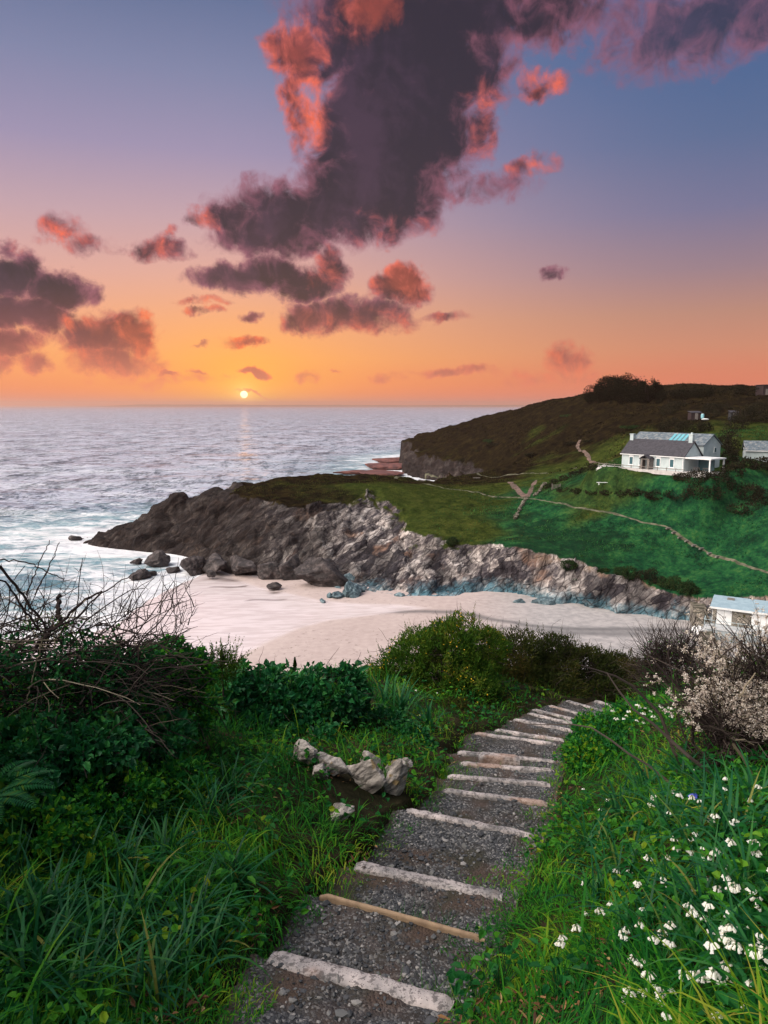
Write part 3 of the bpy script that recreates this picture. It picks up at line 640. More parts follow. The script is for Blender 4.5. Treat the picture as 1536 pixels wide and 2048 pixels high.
# reef below the far headland
for i, (u, v, w, h) in enumerate([(752,948,70,10),(775,937,56,11),(790,925,34,9),(714,947,40,6)]):
    c = gr(u, v, .3); s = math.hypot(*c[:2])/F
    boulder('reef', c, (w*s*1.2, 26, h*s*1.3), plain('red reef rock', (.16, .06, .05), (.07, .03, .03), .3) if i == 0 else bpy.data.materials['red reef rock'], ['flat red reef at the foot of the far headland', 'red rock ledge against the far headland cliff', 'upper red ledge below the far headland cliff corner', 'outermost low red reef in the far inlet'][i], 'reef', 'reef ledges below the far headland', seed=40+i, sub=5)

# ---------------------------------------------------------------- the white house
m_wall = plain('pale render', (.44, .50, .51), (.38, .44, .45), .8, .85, .2); m_white = plain('white paint', (.72, .72, .72), (.64, .65, .66), 2., .5, .4)
m_slate, nt, out = newmat('roof slate'); P = pos(nt)
bsdf(nt, out, ramp(nt, noise(nt, P, 2.2, 5, .6), [(.35, (.022, .022, .028)), (.62, (.045, .042, .052))]), .6, .3, noise(nt, P, 5, 3), .3, .03)
m_slate2, nt, out = newmat('old lichened slate'); P = pos(nt)
bsdf(nt, out, ramp(nt, noise(nt, P, 1.6, 6, .7), [(.36, (.05, .065, .08)), (.52, (.11, .14, .165)), (.66, (.26, .24, .22))]), .7, .3, noise(nt, P, 5, 3), .3, .03)
m_glass, nt, out = newmat('window glass'); bsdf(nt, out, (.05, .11, .13), .08, .7)
m_deck = plain('pale paving', (.5, .47, .46), (.4, .38, .37), 1.5); m_dark = plain('dark stained timber', (.035, .022, .024), (.02, .014, .015), 3.)
m_wood = plain('grey timber', (.2, .18, .165), (.13, .11, .10), 4.)
A0 = at(1243, 933, 150.); A1 = gr(1367, 943, A0[2]); fv = unit((A1-A0)[:2]); gv = np.array([-fv[1], fv[0]]); HL = float(np.linalg.norm((A1-A0)[:2])); z0 = A0[2]
def hp(s, w, h): return np.array([A0[0]+fv[0]*s+gv[0]*w, A0[1]+fv[1]*s+gv[1]*w, z0+h])
def hb(s0, s1, w0, w1, h0, h1): return hexa([hp(s0, w0, h0), hp(s1, w0, h0), hp(s1, w1, h0), hp(s0, w1, h0), hp(s0, w0, h1), hp(s1, w0, h1), hp(s1, w1, h1), hp(s0, w1, h1)])
def gable(s0, s1, w0, w1, h0, he, hr):
    wm = (w0+w1)/2
    return prism([hp(s0, w0, h0), hp(s0, w0, he), hp(s0, wm, hr), hp(s0, w1, he), hp(s0, w1, h0)], hp(s1, 0, 0)-hp(s0, 0, 0))
def roof(s0, s1, w0, w1, he, hr, th=.16, ov=.25):
    wm = (w0+w1)/2; k = (hr-he)/(wm-w0)
    a = prism([hp(s0-ov, w0-ov, he-k*ov+.03), hp(s0-ov, wm, hr+.03), hp(s0-ov, wm, hr+.03+th*1.3), hp(s0-ov, w0-ov, he-k*ov+.03+th)], hp(s1+2*ov, 0, 0)-hp(s0, 0, 0))
    b = prism([hp(s0-ov, wm, hr+.03), hp(s0-ov, w1+ov, he-k*ov+.03), hp(s0-ov, w1+ov, he-k*ov+.03+th), hp(s0-ov, wm, hr+.03+th*1.3)], hp(s1+2*ov, 0, 0)-hp(s0, 0, 0))
    return join(a, b)
h = thing('white_house', hp(HL/2, 3, 0), 'pale rendered seaside house with a dark slate roof and white veranda', 'house')
part('wall', *gable(0, HL, 0, 6, -2.5, 2.95, 5.6), m_wall, h); part('roof', *roof(0, HL, 0, 6, 2.95, 5.6), m_slate, h)
rw = part('rear_wing', *gable(-2.3, HL+.2, 6.3, 12.6, -2, 4.9, 6.85), m_wall, h); rr_ = part('rear_roof', *roof(-2.3, HL+.2, 6.3, 12.6, 4.9, 6.85), m_slate2, h)
kx = (6.85-4.9)/3.15
for k in range(4):
    s = 6.2+k*.95; a = [hp(s, 6.9, 4.9+.6*kx+.24), hp(s+.7, 6.9, 4.9+.6*kx+.24), hp(s+.7, 9.0, 4.9+2.7*kx+.27), hp(s, 9.0, 4.9+2.7*kx+.27)]
    part('skylight', *hexa([p for p in a]+[p+[0, 0, .07] for p in a]), m_boulb if False else plain('skylight glass', (.12, .36, .42), (.1, .3, .36), 1., .15, .6) if k == 0 else bpy.data.materials['skylight glass'], h)
part('chimney', *join(hb(HL-.9, HL-.1, 2.6, 3.4, 5.2, 7.0), hb(HL-.98, HL-.02, 2.52, 3.48, 7.0, 7.15), hb(HL-.65, HL-.35, 2.85, 3.15, 7.15, 7.5)), m_wall, h)
part('chimney', *join(hb(-.1, .7, 2.6, 3.4, 5.2, 6.7), hb(-.18, .78, 2.52, 3.48, 6.7, 6.85)), m_wall, h)
def win(s, w, h0, ww, hh, par=h):
    f = part('window', *join(hb(s-ww/2, s-ww/2+.12, w-.07, w+.1, h0, h0+hh), hb(s+ww/2-.12, s+ww/2, w-.07, w+.1, h0, h0+hh), hb(s-ww/2+.12, s+ww/2-.12, w-.07, w+.1, h0, h0+.12), hb(s-ww/2+.12, s+ww/2-.12, w-.07, w+.1, h0+hh-.45, h0+hh)), m_white, par)
    obj('pane', me('pane', hb(s-ww/2+.12, s+ww/2-.12, w-.03, w+.06, h0+.12, h0+hh-.45)[0]-np.array(h.location), hb(0, 1, 0, 1, 0, 1)[1], m_glass), f)
    obj('sill', me('sill', hb(s-ww/2-.1, s+ww/2+.1, w-.16, w-.072, h0-.1, h0)[0]-np.array(h.location), hb(0, 1, 0, 1, 0, 1)[1], m_white), f)
for s in (2.3, 4.7, 8.6, 11.6): win(s, 0, .55, 1.05, 2.05)
part('window', *hb(HL+.2, HL+.3, 10.1, 10.9, 3.3, 4.4), m_white, h); part('window', *hb(HL+.3, HL+.33, 10.2, 10.8, 3.42, 4.28), m_glass, h)
po = part('porch', *join(hb(5.5, 5.62, -1.5, -.01, 0, 2.1), hb(7.4, 7.52, -1.5, -.01, 0, 2.1), hb(5.62, 5.95, -1.5, -1.4, 0, 2.1), hb(7.05, 7.4, -1.5, -1.4, 0, 2.1), hb(5.95, 7.05, -1.5, -1.4, 1.95, 2.1)), m_wood, h)
k_ = np.array(h.location)
rp = join(prism([hp(5.3, -1.7, 2.05), hp(6.5, -1.7, 2.75), hp(6.5, -1.7, 2.9), hp(5.3, -1.7, 2.2)], hp(0, 1.68, 0)-hp(0, 0, 0)), prism([hp(6.5, -1.7, 2.75), hp(7.7, -1.7, 2.05), hp(7.7, -1.7, 2.2), hp(6.5, -1.7, 2.9)], hp(0, 1.68, 0)-hp(0, 0, 0)))
obj('porch_roof', me('porch_roof', rp[0]-k_, rp[1], m_slate), po)
dv = hb(6.05, 6.95, -.06, -.01, 0, 1.95); obj('door', me('door', dv[0]-k_, dv[1], m_dark), po)
part('gutter', *hb(-.25, HL+.25, -.36, -.26, 2.62, 2.78), m_white, h)
vr = part('veranda', *join(hb(HL+.02, HL+5.6, -.2, 5.2, 2.55, 2.8)), m_white, h)
for (s, w) in ((HL+5.3, 0), (HL+5.3, 4.9)):
    pv_ = hb(s-.12, s+.12, w-.12, w+.12, 0, 2.55); obj('post', me('post', pv_[0]-k_, pv_[1], m_white), vr)
gl = hb(HL+.3, HL+3.6, 4.6, 4.7, 0, 2.55); obj('glazing', me('glazing', gl[0]-k_, gl[1], m_glass), vr)
part('downpipe', *hb(HL-.25, HL-.13, -.14, -.02, 0, 2.7), m_white, h)
part('terrace', *join(hb(-4.2, HL+6, -2.3, -.02, -.35, -.02), hb(HL, HL+6, -.02, 5.4, -.35, -.02), hb(-4.3, HL+6, -2.6, -2.3, -.7, .04)), m_deck, h)
fe = part('terrace_fence', *join(*[hb(s, s+.1, -2.5, -2.4, .0, .75) for s in np.arange(-4, HL+.5, 2.)], *[hb(s+.12, s+1.98, -2.48, -2.43, .5, .62) for s in np.arange(-4, HL, 2.)]), m_wood, h)
for (s, w) in ((HL+1.5, 2.), (HL+3.2, 2.4)):
    c = hp(s, w, 0); t = thing('garden_table', c, 'small dark table under the white veranda nearer the house wall' if s < HL+2 else 'small dark table under the white veranda nearer the post', 'table')
    V, Fs = box(c+[0, 0, .72], (.9, .9, .06)); part('table_top', V, Fs, m_wood, t)
    for i in (-1, 1):
        for j in (-1, 1): part('leg', *box(c+[i*.38, j*.38, .345], (.06, .06, .69)), m_wood, t)

# bungalow at the edge of the picture
b0 = at(1490, 923, 158.); bz = b0[2]
bf = unit(np.array([.93, -.36])); bg_ = np.array([-bf[1], bf[0]])
def bp(s, w, h_): return np.array([b0[0]+bf[0]*s+bg_[0]*w, b0[1]+bf[1]*s+bg_[1]*w, bz+h_])
hs, A_save = hp, None
b = thing('bungalow', bp(6, 3, 0), 'low pale bungalow with grey slate roof at the right edge of the hillside', 'house')
def bb(s0, s1, w0, w1, h0, h1): return hexa([bp(s0, w0, h0), bp(s1, w0, h0), bp(s1, w1, h0), bp(s0, w1, h0), bp(s0, w0, h1), bp(s1, w0, h1), bp(s1, w1, h1), bp(s0, w1, h1)])
part('wall', *prism([bp(0, 0, -2), bp(0, 0, 2.5), bp(0, 3, 4.3), bp(0, 6, 2.5), bp(0, 6, -2)], bp(12, 0, 0)-bp(0, 0, 0)), m_wall, b)
part('roof', *join(prism([bp(-.3, -.3, 2.35), bp(-.3, 3, 4.33), bp(-.3, 3, 4.53), bp(-.3, -.3, 2.53)], bp(12.6, 0, 0)-bp(0, 0, 0)), prism([bp(-.3, 3, 4.33), bp(-.3, 6.3, 2.35), bp(-.3, 6.3, 2.53), bp(-.3, 3, 4.53)], bp(12.6, 0, 0)-bp(0, 0, 0))), m_slate2, b)
part('gutter', *bb(-.3, 12.3, -.42, -.31, 2.3, 2.45), m_white, b)
f = part('window', *bb(6, 7.2, -.06, -.003, .8, 2.), m_white, b); V, Fs = bb(6.1, 7.1, -.09, -.061, .9, 1.9); obj('pane', me('pane', V-np.array(b.location), Fs, m_glass), f)

# sheds and garden things up the slope
def shed(u, v, w, hgt, label, mat, name='garden_shed'):
    c = hit(u, v); t = thing(name, c, label, 'shed')
    part('wall', *box(c+[0, 0, hgt/2-.4], (w, w*.8, hgt+.8)), mat, t)
    part('roof', *prism([c+[-w/2-.15, -w*.4-.15, hgt+.005], c+[w/2+.15, -w*.4-.15, hgt+.005], c+[w/2+.15, w*.4+.15, hgt+.4], c+[-w/2-.15, w*.4+.15, hgt+.4]], [0, 0, .12]), m_slate, t)
    part('door', *box(c+[0, -w*.4-.03, .95], (.85, .055, 1.9)), m_wood, t)
    return c
c = shed(1389, 839, 3.0, 1.9, 'dark timber summerhouse beside the pale blue barrel on the upper slope', m_dark)
shed(1466, 838, 2.0, 1.8, 'small grey shed alone on the upper slope behind the house', plain('grey shed board', (.03, .034, .04), (.02, .022, .026), 2.))
c = hit(1400, 839)+[0, -1.5, .3]; t = thing('water_barrel', c, 'pale blue upright barrel beside the dark timber summerhouse', 'barrel')
mb = plain('pale blue plastic', (.25, .5, .55), (.2, .42, .48), 2.)
P_ = np.array([[c+[0, 0, z] for z in (0, .1, .5, .9, 1.25, 1.3)]]); part('body', *tubes(P_, np.array([[.36, .4, .46, .46, .4, .3]]), 12), mb, t); V, Fs = tubes(np.array([[c+[0, 0, 1.29], c+[0, 0, 1.36], c+[0, 0, 1.37]]]), np.array([[.34, .34, .01]]), 12); part('lid', V, Fs, m_white, t)
c = c+[.4, -.8, -.2]; V, Fs = ico(3); solo('white_sack', V*np.array([1.0, .4, .28])*(1+.2*fbm(V[:, 0]*2, V[:, 1]*2, V[:, 2]*2))[:, None]+c, Fs, m_white, 'white crumpled sack lying at the foot of the pale blue barrel', 'sack')
# dark building on the skyline corner
c = hit(1530, 790); t = thing('barn', c, 'dark flat topped barn on the skyline at the right edge', 'barn')
part('wall', *box(c+[2, 0, 1.2], (8, 5, 4)), m_dark, t); part('roof', *box(c+[2, 0, 3.28], (8.6, 5.6, .15)), m_slate, t); part('door', *box(c+[-.4, -2.53, .9], (1.6, .06, 2.)), m_wood, t)

# benches and gate
def bench(u, v, w, label, mat, Yh=None, back=False):
    c = hit(u, v); t = thing('bench', c, label, 'bench'); c = c+[0, 0, .06]
    part('seat', *box(c+[0, 0, .45], (w, .45, .1)), mat, t)
    for s in (-1, 1): part('leg', *box(c+[s*w*.38, 0, .17], (.12, .36, .46)), mat, t)
    if back: part('backrest', *box(c+[0, -.25, .7], (w, .06, .35)), mat, t)
bench(1210, 970, 3.4, 'long pale bench on the lawn below the house', m_white)
bench(953, 960, 2.4, 'grey bench with a backrest beside the track on the saddle', m_wood, back=True)
c = hit(1112, 979); t = thing('wooden_gate', c, 'grey timber field gate at the end of the dark hedge bank', 'gate')
for s in (-1, 1): part('post', *box(c+[s*.95, 0, .6], (.16, .16, 1.6)), m_wood, t)
part('gate_leaf', *join(*[box(c+[0, 0, .25+.28*k], (1.74, .05, .12)) for k in range(4)], *[box(c+[x, -.045, .66], (.1, .035, 1.1)) for x in (-.8, 0, .8)]), m_wood, t)

# footpaths: worn ribbons lying on the turf
m_foot = plain('worn earth', (.13, .12, .085), (.05, .055, .035), .9, .95, .1); m_bare = plain('bare pink earth', (.15, .10, .085), (.08, .06, .05), .5, .95, .1)
LZ = {}
def drape(name, pts, width, mat, label, lift=.045, taper=True):
    H = np.array([hit(u, v) for u, v in pts]); seg = np.r_[0, np.cumsum(np.linalg.norm(np.diff(H[:, :2], axis=0), axis=1))]
    s = np.arange(0, seg[-1], .5); x, y = np.interp(s, seg, H[:, 0]), np.interp(s, seg, H[:, 1])
    for _ in range(6): x[1:-1] = (x[:-2]+2*x[1:-1]+x[2:])/4; y[1:-1] = (y[:-2]+2*y[1:-1]+y[2:])/4
    tx, ty = np.gradient(x), np.gradient(y); l = np.hypot(tx, ty)+1e-9; wv_ = width*(.5+.18*vnoise(s*.4, s*0))
    rows = []
    for k in (-1, -.5, 0, .5, 1):
        rows.append((x-ty/l*wv_*k, y+tx/l*wv_*k))
    XX, YY = np.stack([r[0] for r in rows]), np.stack([r[1] for r in rows])
    ZZ = surf(XX, YY)+lift*np.array([.0, 1, 1, 1, .0])[:, None]
    return tag(obj(name, me(name, np.stack([XX, YY, ZZ], -1).reshape(-1, 3), grid_faces(*XX.shape)[:, ::-1], mat, True)), kind='structure', label=label)
from mathutils.bvhtree import BVHTree
BVT = BVHTree.FromPolygons([tuple(v) for v in LV.tolist()], [tuple(f) for f in LF.tolist()])
def surf(x, y):
    sh = np.shape(x); o = []
    for a, b_ in zip(np.ravel(x), np.ravel(y)):
        r = BVT.ray_cast(Vector((a, b_, 90.)), Vector((0, 0, -1))); o.append(r[0][2] if r[0] else 0.)
    return np.array(o).reshape(sh)
drape('footpath', [(1057,1003),(1110,1010),(1180,1021),(1260,1036),(1310,1046),(1336,1053)], .42, m_foot, 'pale worn path crossing the pasture below the house')
drape('footpath', [(1336,1053),(1352,1062),(1372,1076),(1400,1092),(1440,1110),(1490,1129),(1536,1146),(1600,1170)], .42, m_foot, 'lower worn path dropping to the right of the pasture')
drape('footpath', [(790,958),(850,959),(910,960),(960,957),(1030,951),(1100,944),(1150,936),(1200,928),(1236,921)], 1.0, m_foot, 'grassy track along the saddle to the house')
drape('footpath', [(1195,926),(1180,917),(1164,906),(1156,898),(1155,890),(1160,882)], 1.0, m_bare, 'pinkish track climbing the far hill behind the saddle')
drape('footpath', [(845,968),(900,977),(960,987),(1010,994),(1050,997)], .8, m_foot, 'faint path across the olive turf to the bare patch')
drape('bare_earth', [(1018,962),(1030,975),(1042,988),(1056,998)], 1.3, m_bare, 'bare eroded earth where the paths meet, left arm')
drape('bare_earth', [(1072,962),(1064,976),(1058,990),(1052,1000)], 1.0, m_bare, 'bare eroded earth where the paths meet, right arm')
drape('footpath', [(1208,932),(1200,938),(1194,944)], 1.2, m_deck, 'short pale ramp at the end of the house terrace')
for i, (u, v) in enumerate([(1338,1055),(1350,1062),(1362,1071),(1376,1079),(1390,1087),(1405,1094),(1421,1101),(1437,1109)]):
    c = hit(u, v); c[2] = surf([c[0]], [c[1]])[0]
    M = np.array([[math.cos(.5), -math.sin(.5), 0], [math.sin(.5), math.cos(.5), 0], [0, 0, 1]])
    V, Fs = box((0, 0, 0), (1.5, .3, .26), M); V = V+.03*rng.normal(size=V.shape)
    solo('trail_step', V+c+[0, 0, .11], Fs, m_wood, ['uppermost pale timber step of the pasture path', 'second pale step down the pasture path', 'third pale step down the pasture path', 'fourth pale step down the pasture path', 'fifth pale step down the pasture path', 'third pale step from the foot of the pasture flight', 'second pale step from the foot of the pasture flight', 'lowest pale step of the pasture path flight'][i], 'step', 'steps on the pasture path')
# stone bank across the pasture
def stone_wall(pts, w, hgt, label, mat, n=26):
    H = np.array([hit(u, v) for u, v in pts]); seg = np.r_[0, np.cumsum(np.linalg.norm(np.diff(H, axis=0), axis=1))]; ps = []
    for k in range(n):
        for lay in range(2):
            s = rng.uniform(0, seg[-1]); c = np.array([np.interp(s, seg, H[:, j]) for j in range(3)]); c[2] = surf([c[0]], [c[1]])[0]+hgt*(.15+.5*lay)
            V, Fs = ico(2); r = 1+.25*fbm(V[:, 0]*1.5+k, V[:, 1]*1.5, V[:, 2]*1.5, o=2, seed=k)
            ps.append((V*r[:, None]*rng.uniform(.6, 1.2, 3)*w*.5+c+rng.normal(size=3)*[w*.25, w*.25, 0], Fs))
    solo('stone_bank', *join(*ps), mat, label, 'wall')['kind'] = 'thing'
m_stn = plain('lichened field stone', (.17, .15, .125), (.05, .05, .035), 1.2, .95, .1)
stone_wall([(1052,1004),(1040,1022),(1028,1040)], .6, .45, 'tumbled stone bank below the meeting of the paths', m_stn, 34)
stone_wall([(1068,996),(1084,978),(1090,972)], .6, .5, 'short pale stone bank beside the field gate', m_stn, 22)

# ---------------------------------------------------------------- beach hut and sea wall
m_masn, nt, out = newmat('rubble masonry'); P = pos(nt)
vo = N(nt, 'TexVoronoi', i_Vector=P, i_Scale=1.6); vd = N(nt, 'TexVoronoi', feature='DISTANCE_TO_EDGE', i_Vector=P, i_Scale=1.6)
cc = ramp(nt, N(nt, 'SeparateColor', i_0=vo.outputs['Color']).outputs[0], [(0, (.12, .11, .10)), (.5, (.22, .2, .17)), (1, (.34, .3, .25))])
bsdf(nt, out, mixc(nt, sstep(nt, vd.outputs['Distance'], .02, .09), (.1, .095, .085), cc), .9, .2, vd.outputs['Distance'], .6, .05)
m_hroof = plain('blue grey felt', (.30, .40, .46), (.24, .33, .39), 1.2, .6, .3)
zd = 3.6; q0 = gr(1424, 1246, zd); q1 = gr(1540, 1262, zd); hf = unit((q1-q0)[:2]); hg = np.array([-hf[1], hf[0]])
def qp(s, w, h_): return np.array([q0[0]+hf[0]*s+hg[0]*w, q0[1]+hf[1]*s+hg[1]*w, zd+h_])
def qb(s0, s1, w0, w1, h0, h1): return hexa([qp(s0, w0, h0), qp(s1, w0, h0), qp(s1, w1, h0), qp(s0, w1, h0), qp(s0, w0, h1), qp(s1, w0, h1), qp(s1, w1, h1), qp(s0, w1, h1)])
t = thing('beach_hut', qp(5, 2.5, -2.6), 'white and stone beach hut with blue grey roof by the sea wall', 'hut')
part('wall', *join(qb(0, .5, .02, 5, -.3, 2.5), qb(2.6, 12, .02, 5, -.3, 2.5), qb(.5, 2.6, .15, 5, -.3, 2.5)), m_masn, t)
part('end_panel', *qb(-.06, -.003, .1, 4.9, -.2, 2.45), m_white, t)
part('roof', *hexa([qp(-.4, -.5, 2.52), qp(13, -.5, 2.52), qp(13, 5.4, 2.95), qp(-.4, 5.4, 2.95), qp(-.4, -.5, 2.66), qp(13, -.5, 2.66), qp(13, 5.4, 3.09), qp(-.4, 5.4, 3.09)]), m_hroof, t)
part('fascia', *qb(-.42, 13, -.58, -.51, 2.4, 2.68), m_white, t)
V, Fs = qb(1.6, 2.6, 3.6, 4.6, 2.97, 3.1); part('hatch', V, Fs, m_wood, t)
for k, s in enumerate((.55, 1.59)):
    d = part('door', *qb(s, s+1.0, .06, .13, 0, 2.3), m_white, t); V, Fs = qb(s+(.84 if k == 0 else .08), s+(.92 if k == 0 else .16), .01, .055, 1., 1.25); obj('handle', me('handle', V-np.array(t.location), Fs, m_dark), d)
part('white_panel', *qb(5.2, 11, -.05, .015, 0, 2.3), m_white, t)
part('deck', *qb(-1., 13, -2.2, .0, -.35, -.05), plain('white concrete', (.5, .52, .54), (.42, .44, .46), 1.), t); part('base', *qb(-.9, 12.9, -2.1, 4.9, -5., -.355), plain('grey render', (.3, .34, .36), (.25, .28, .3), 1.), t)
rl = part('railing', *join(*[qb(s, s+.06, -2.1, -2.04, -.05, 1.0) for s in np.arange(-.9, 12, 1.5)], qb(-.9, 12, -2.11, -2.03, 1.0, 1.06), qb(-.9, 12, -2.09, -2.05, .48, .52), *[qb(-.96, -.9, w, w+.06, -.05, 1.0) for w in (-1., .2)], qb(-.97, -.89, -2.02, .3, 1.0, 1.06)), plain('pale blue rail paint', (.4, .5, .54), None, 2.), t)
# stone sea wall running towards the viewer
wA, wB = gr(1392, 1203, 4.6), gr(1418, 1276, 3.0)
t = thing('sea_wall', [*(wA[:2]+wB[:2])/2, 0], 'thick stepped stone sea wall between the beach and the hut', 'wall')
wd = unit((wB-wA)[:2]); ws = np.array([wd[1], -wd[0]])*-1
L_ = float(np.linalg.norm((wB-wA)[:2]))
def wp(s, w, z): return np.array([wA[0]+wd[0]*s*L_+ws[0]*w, wA[1]+wd[1]*s*L_+ws[1]*w, z])
def wbx(s0, s1, w0, w1, h0, h1): return hexa([wp(s0, w0, h0), wp(s1, w0, h0), wp(s1, w1, h0), wp(s0, w1, h0), wp(s0, w0, h1), wp(s1, w0, h1), wp(s1, w1, h1), wp(s0, w1, h1)])
part('wall', *join(wbx(-.1, .3, -.9, .9, -1, 4.6), wbx(.3, .62, -.9, .9, -1, 3.9), wbx(.62, 1.25, -.9, .9, -1, 2.8)), m_masn, t)
part('coping', *join(wbx(-.1, .3, -.98, .98, 4.602, 4.75), wbx(.302, .62, -.98, .98, 3.902, 4.05), wbx(.622, 1.25, -.98, .98, 2.802, 2.95)), m_stn, t)
c = gr(1409, 1270, 2.4); an = np.linspace(0, np.pi, 14); pr = [c+np.array([math.cos(a)*.95, 0, math.sin(a)*.8]) for a in an]
solo('white_arch', *prism(np.array(pr), [0, 2.4, 0]), m_white, 'white rounded hood at the near foot of the sea wall', 'hood')

# ---------------------------------------------------------------- person sitting at the foot of the cliff
def person(c, hgt, label):
    J = {'pel': (0, 0, .45), 'che': (0, .06, .78), 'nek': (0, .04, .95), 'hed': (0, .0, 1.06), 'hl': (-.1, 0, .43), 'kl': (-.14, -.38, .5), 'fl': (-.14, -.5, .08), 'tl': (-.14, -.65, .05), 'hr': (.1, 0, .43), 'kr': (.15, -.4, .46), 'fr': (.16, -.52, .06), 'tr': (.16, -.68, .04), 'sl': (-.19, .05, .88), 'el': (-.28, -.06, .65), 'wl': (-.16, -.28, .55), 'sr': (.19, .05, .88), 'er': (.28, -.06, .65), 'wr': (.16, -.28, .53)}
    k = list(J); E_ = [('pel', 'che'), ('che', 'nek'), ('nek', 'hed'), ('pel', 'hl'), ('hl', 'kl'), ('kl', 'fl'), ('fl', 'tl'), ('pel', 'hr'), ('hr', 'kr'), ('kr', 'fr'), ('fr', 'tr'), ('che', 'sl'), ('sl', 'el'), ('el', 'wl'), ('che', 'sr'), ('sr', 'er'), ('er', 'wr')]
    rad = dict(pel=.15, che=.16, nek=.06, hed=.11, hl=.11, kl=.075, fl=.05, tl=.04, hr=.11, kr=.075, fr=.05, tr=.04, sl=.075, el=.05, wl=.04, sr=.075, er=.05, wr=.04)
    m = bpy.data.meshes.new('person'); m.from_pydata([tuple(np.array(J[i])*hgt) for i in k], [(k.index(a), k.index(b_)) for a, b_ in E_], [])
    m.materials.append(plain('dark red jacket', (.13, .018, .022), (.06, .012, .016), 6.))
    o = obj('person', m, None, c); s = o.modifiers.new('skin', 'SKIN'); o.modifiers.new('sub', 'SUBSURF').render_levels = 2
    for i, n in enumerate(k): m.skin_vertices[0].data[i].radius = (rad[n]*hgt,)*2
    m.skin_vertices[0].data[0].use_root = True
    V, Fs = ico(2); mh = me('hair', (V*np.array([.12, .125, .1])+[0, .02, 1.14])*hgt, Fs, m_dark, True); obj('hair', mh, o)
    return tag(o, label, 'person')
c = gr(747, 1167, 1.0); c[1] += -.5
person(c, 1.15, 'person in dark red sitting at the foot of the cliff')
# ---------------------------------------------------------------- the stepped path and the near slope
KZ = [-3.03,-3.22,-3.42,-3.76,-4.01,-4.16,-4.29,-4.44,-4.72,-4.86,-5.14,-5.30,-5.46,-5.64,-5.84,-6.10,-6.42]
KP = [((540,1908),(905,2010)),((640,1787),(970,1875)),((710,1728),(1005,1790)),((812,1618),(1070,1672)),((885,1578),(1095,1605)),((895,1550),(1100,1567)),((920,1524),(1108,1540)),((915,1503),(1120,1523)),((950,1465),(1112,1487)),((990,1458),(1130,1480)),((1027,1437),(1145,1460)),((1055,1425),(1152,1447)),((1065,1418),(1162,1440)),((1097,1410),(1178,1432)),((1133,1400),(1207,1422)),((1190,1400),(1240,1417)),((1236,1403),(1275,1417))]
KL = np.array([gr(*a, EYE+z) for (a, b_), z in zip(KP, KZ)]); KR = np.array([gr(*b_, EYE+z) for (a, b_), z in zip(KP, KZ)])
KC = (KL+KR)/2
PL = np.vstack([[-1.1, -1.5, EYE-1.65], [-.75, 1.2, EYE-2.2], KC, KC[-1]+[1.6, .5, -.5], KC[-1]+[5., .8, -1.6]])
H0Y = [-12, 0, 1.5, 3.3, 4.2, 5.2, 6.2, 8, 10, 12.5, 15.5, 20, 40, 88]; H0Z = [1., -1.62, -2.3, -2.98, -3.22, -3.5, -3.8, -4.3, -4.85, -5.5, -6.3, -8., -16., -35.6]
def path_near(x, y):
    best = np.full(np.shape(x), 1e9); lz = np.zeros(np.shape(x)); side = np.zeros(np.shape(x))
    for i in range(len(PL)-1):
        a, b_ = PL[i], PL[i+1]; e = (b_-a)[:2]; t = np.clip(((x-a[0])*e[0]+(y-a[1])*e[1])/(e@e), 0, 1)
        d = np.hypot(x-a[0]-t*e[0], y-a[1]-t*e[1]); n = d < best
        best = np.where(n, d, best); lz = np.where(n, a[2]+t*(b_[2]-a[2]), lz); side = np.where(n, np.sign((x-a[0])*e[1]-(y-a[1])*e[0]), side)
    return best, lz, side                                        # side +1: right of the path going down
def zg(x, y):
    x = np.asarray(x, float); y = np.asarray(y, float)
    d, lz, sd = path_near(x, y)
    h0 = EYE+np.interp(y, H0Y, H0Z)-.012*np.maximum(np.abs(x)-6, 0)**1.3
    bank = np.where(sd > 0, .62*smooth(.55, 2.0, d)+.22*np.clip(d-1.5, 0, 3), .26*smooth(.5, 1.6, d)+.22*np.clip(d-1.4, 0, 1.7))*(1-smooth(11, 18, y))
    w = np.exp(-(d/1.25)**2)
    z = h0*(1-w)+(lz-.03)*w+bank
    z = z+.05*fbm(x*1.1, y*1.1, o=3, seed=81)*smooth(.4, 1.2, d)+.012*fbm(x*6, y*6, o=2, seed=82)
    hw_ = np.interp(y, [0, 3.3, 5, 6.5, 9, 12, 16], [.52, .47, .47, .50, .50, .40, .32])+.09*fbm(x*2.6, y*2.6, o=3, seed=83)
    return z-.02*np.exp(-(d/hw_)**6)
gth = np.radians(np.arange(-75, 75, .45)); grr = np.concatenate([np.linspace(.25, 1.4, 12), 1.4*np.exp(np.linspace(0, math.log(13.5), 420)[1:]), np.linspace(19.2, 96, 90)])
TH, RR = np.meshgrid(gth, grr); GX, GY = RR*np.sin(TH), RR*np.cos(TH); GZ = zg(GX, GY)
m_soil, nt, out = newmat('dark soil'); P = pos(nt); n_ = noise(nt, P, 2.2, 8, .7)
bsdf(nt, out, ramp(nt, n_, [(.34, (.008, .009, .005)), (.5, (.022, .02, .011)), (.66, (.05, .04, .022))]), .95, .02, noise(nt, P, 14, 6, .7), .8, .03)
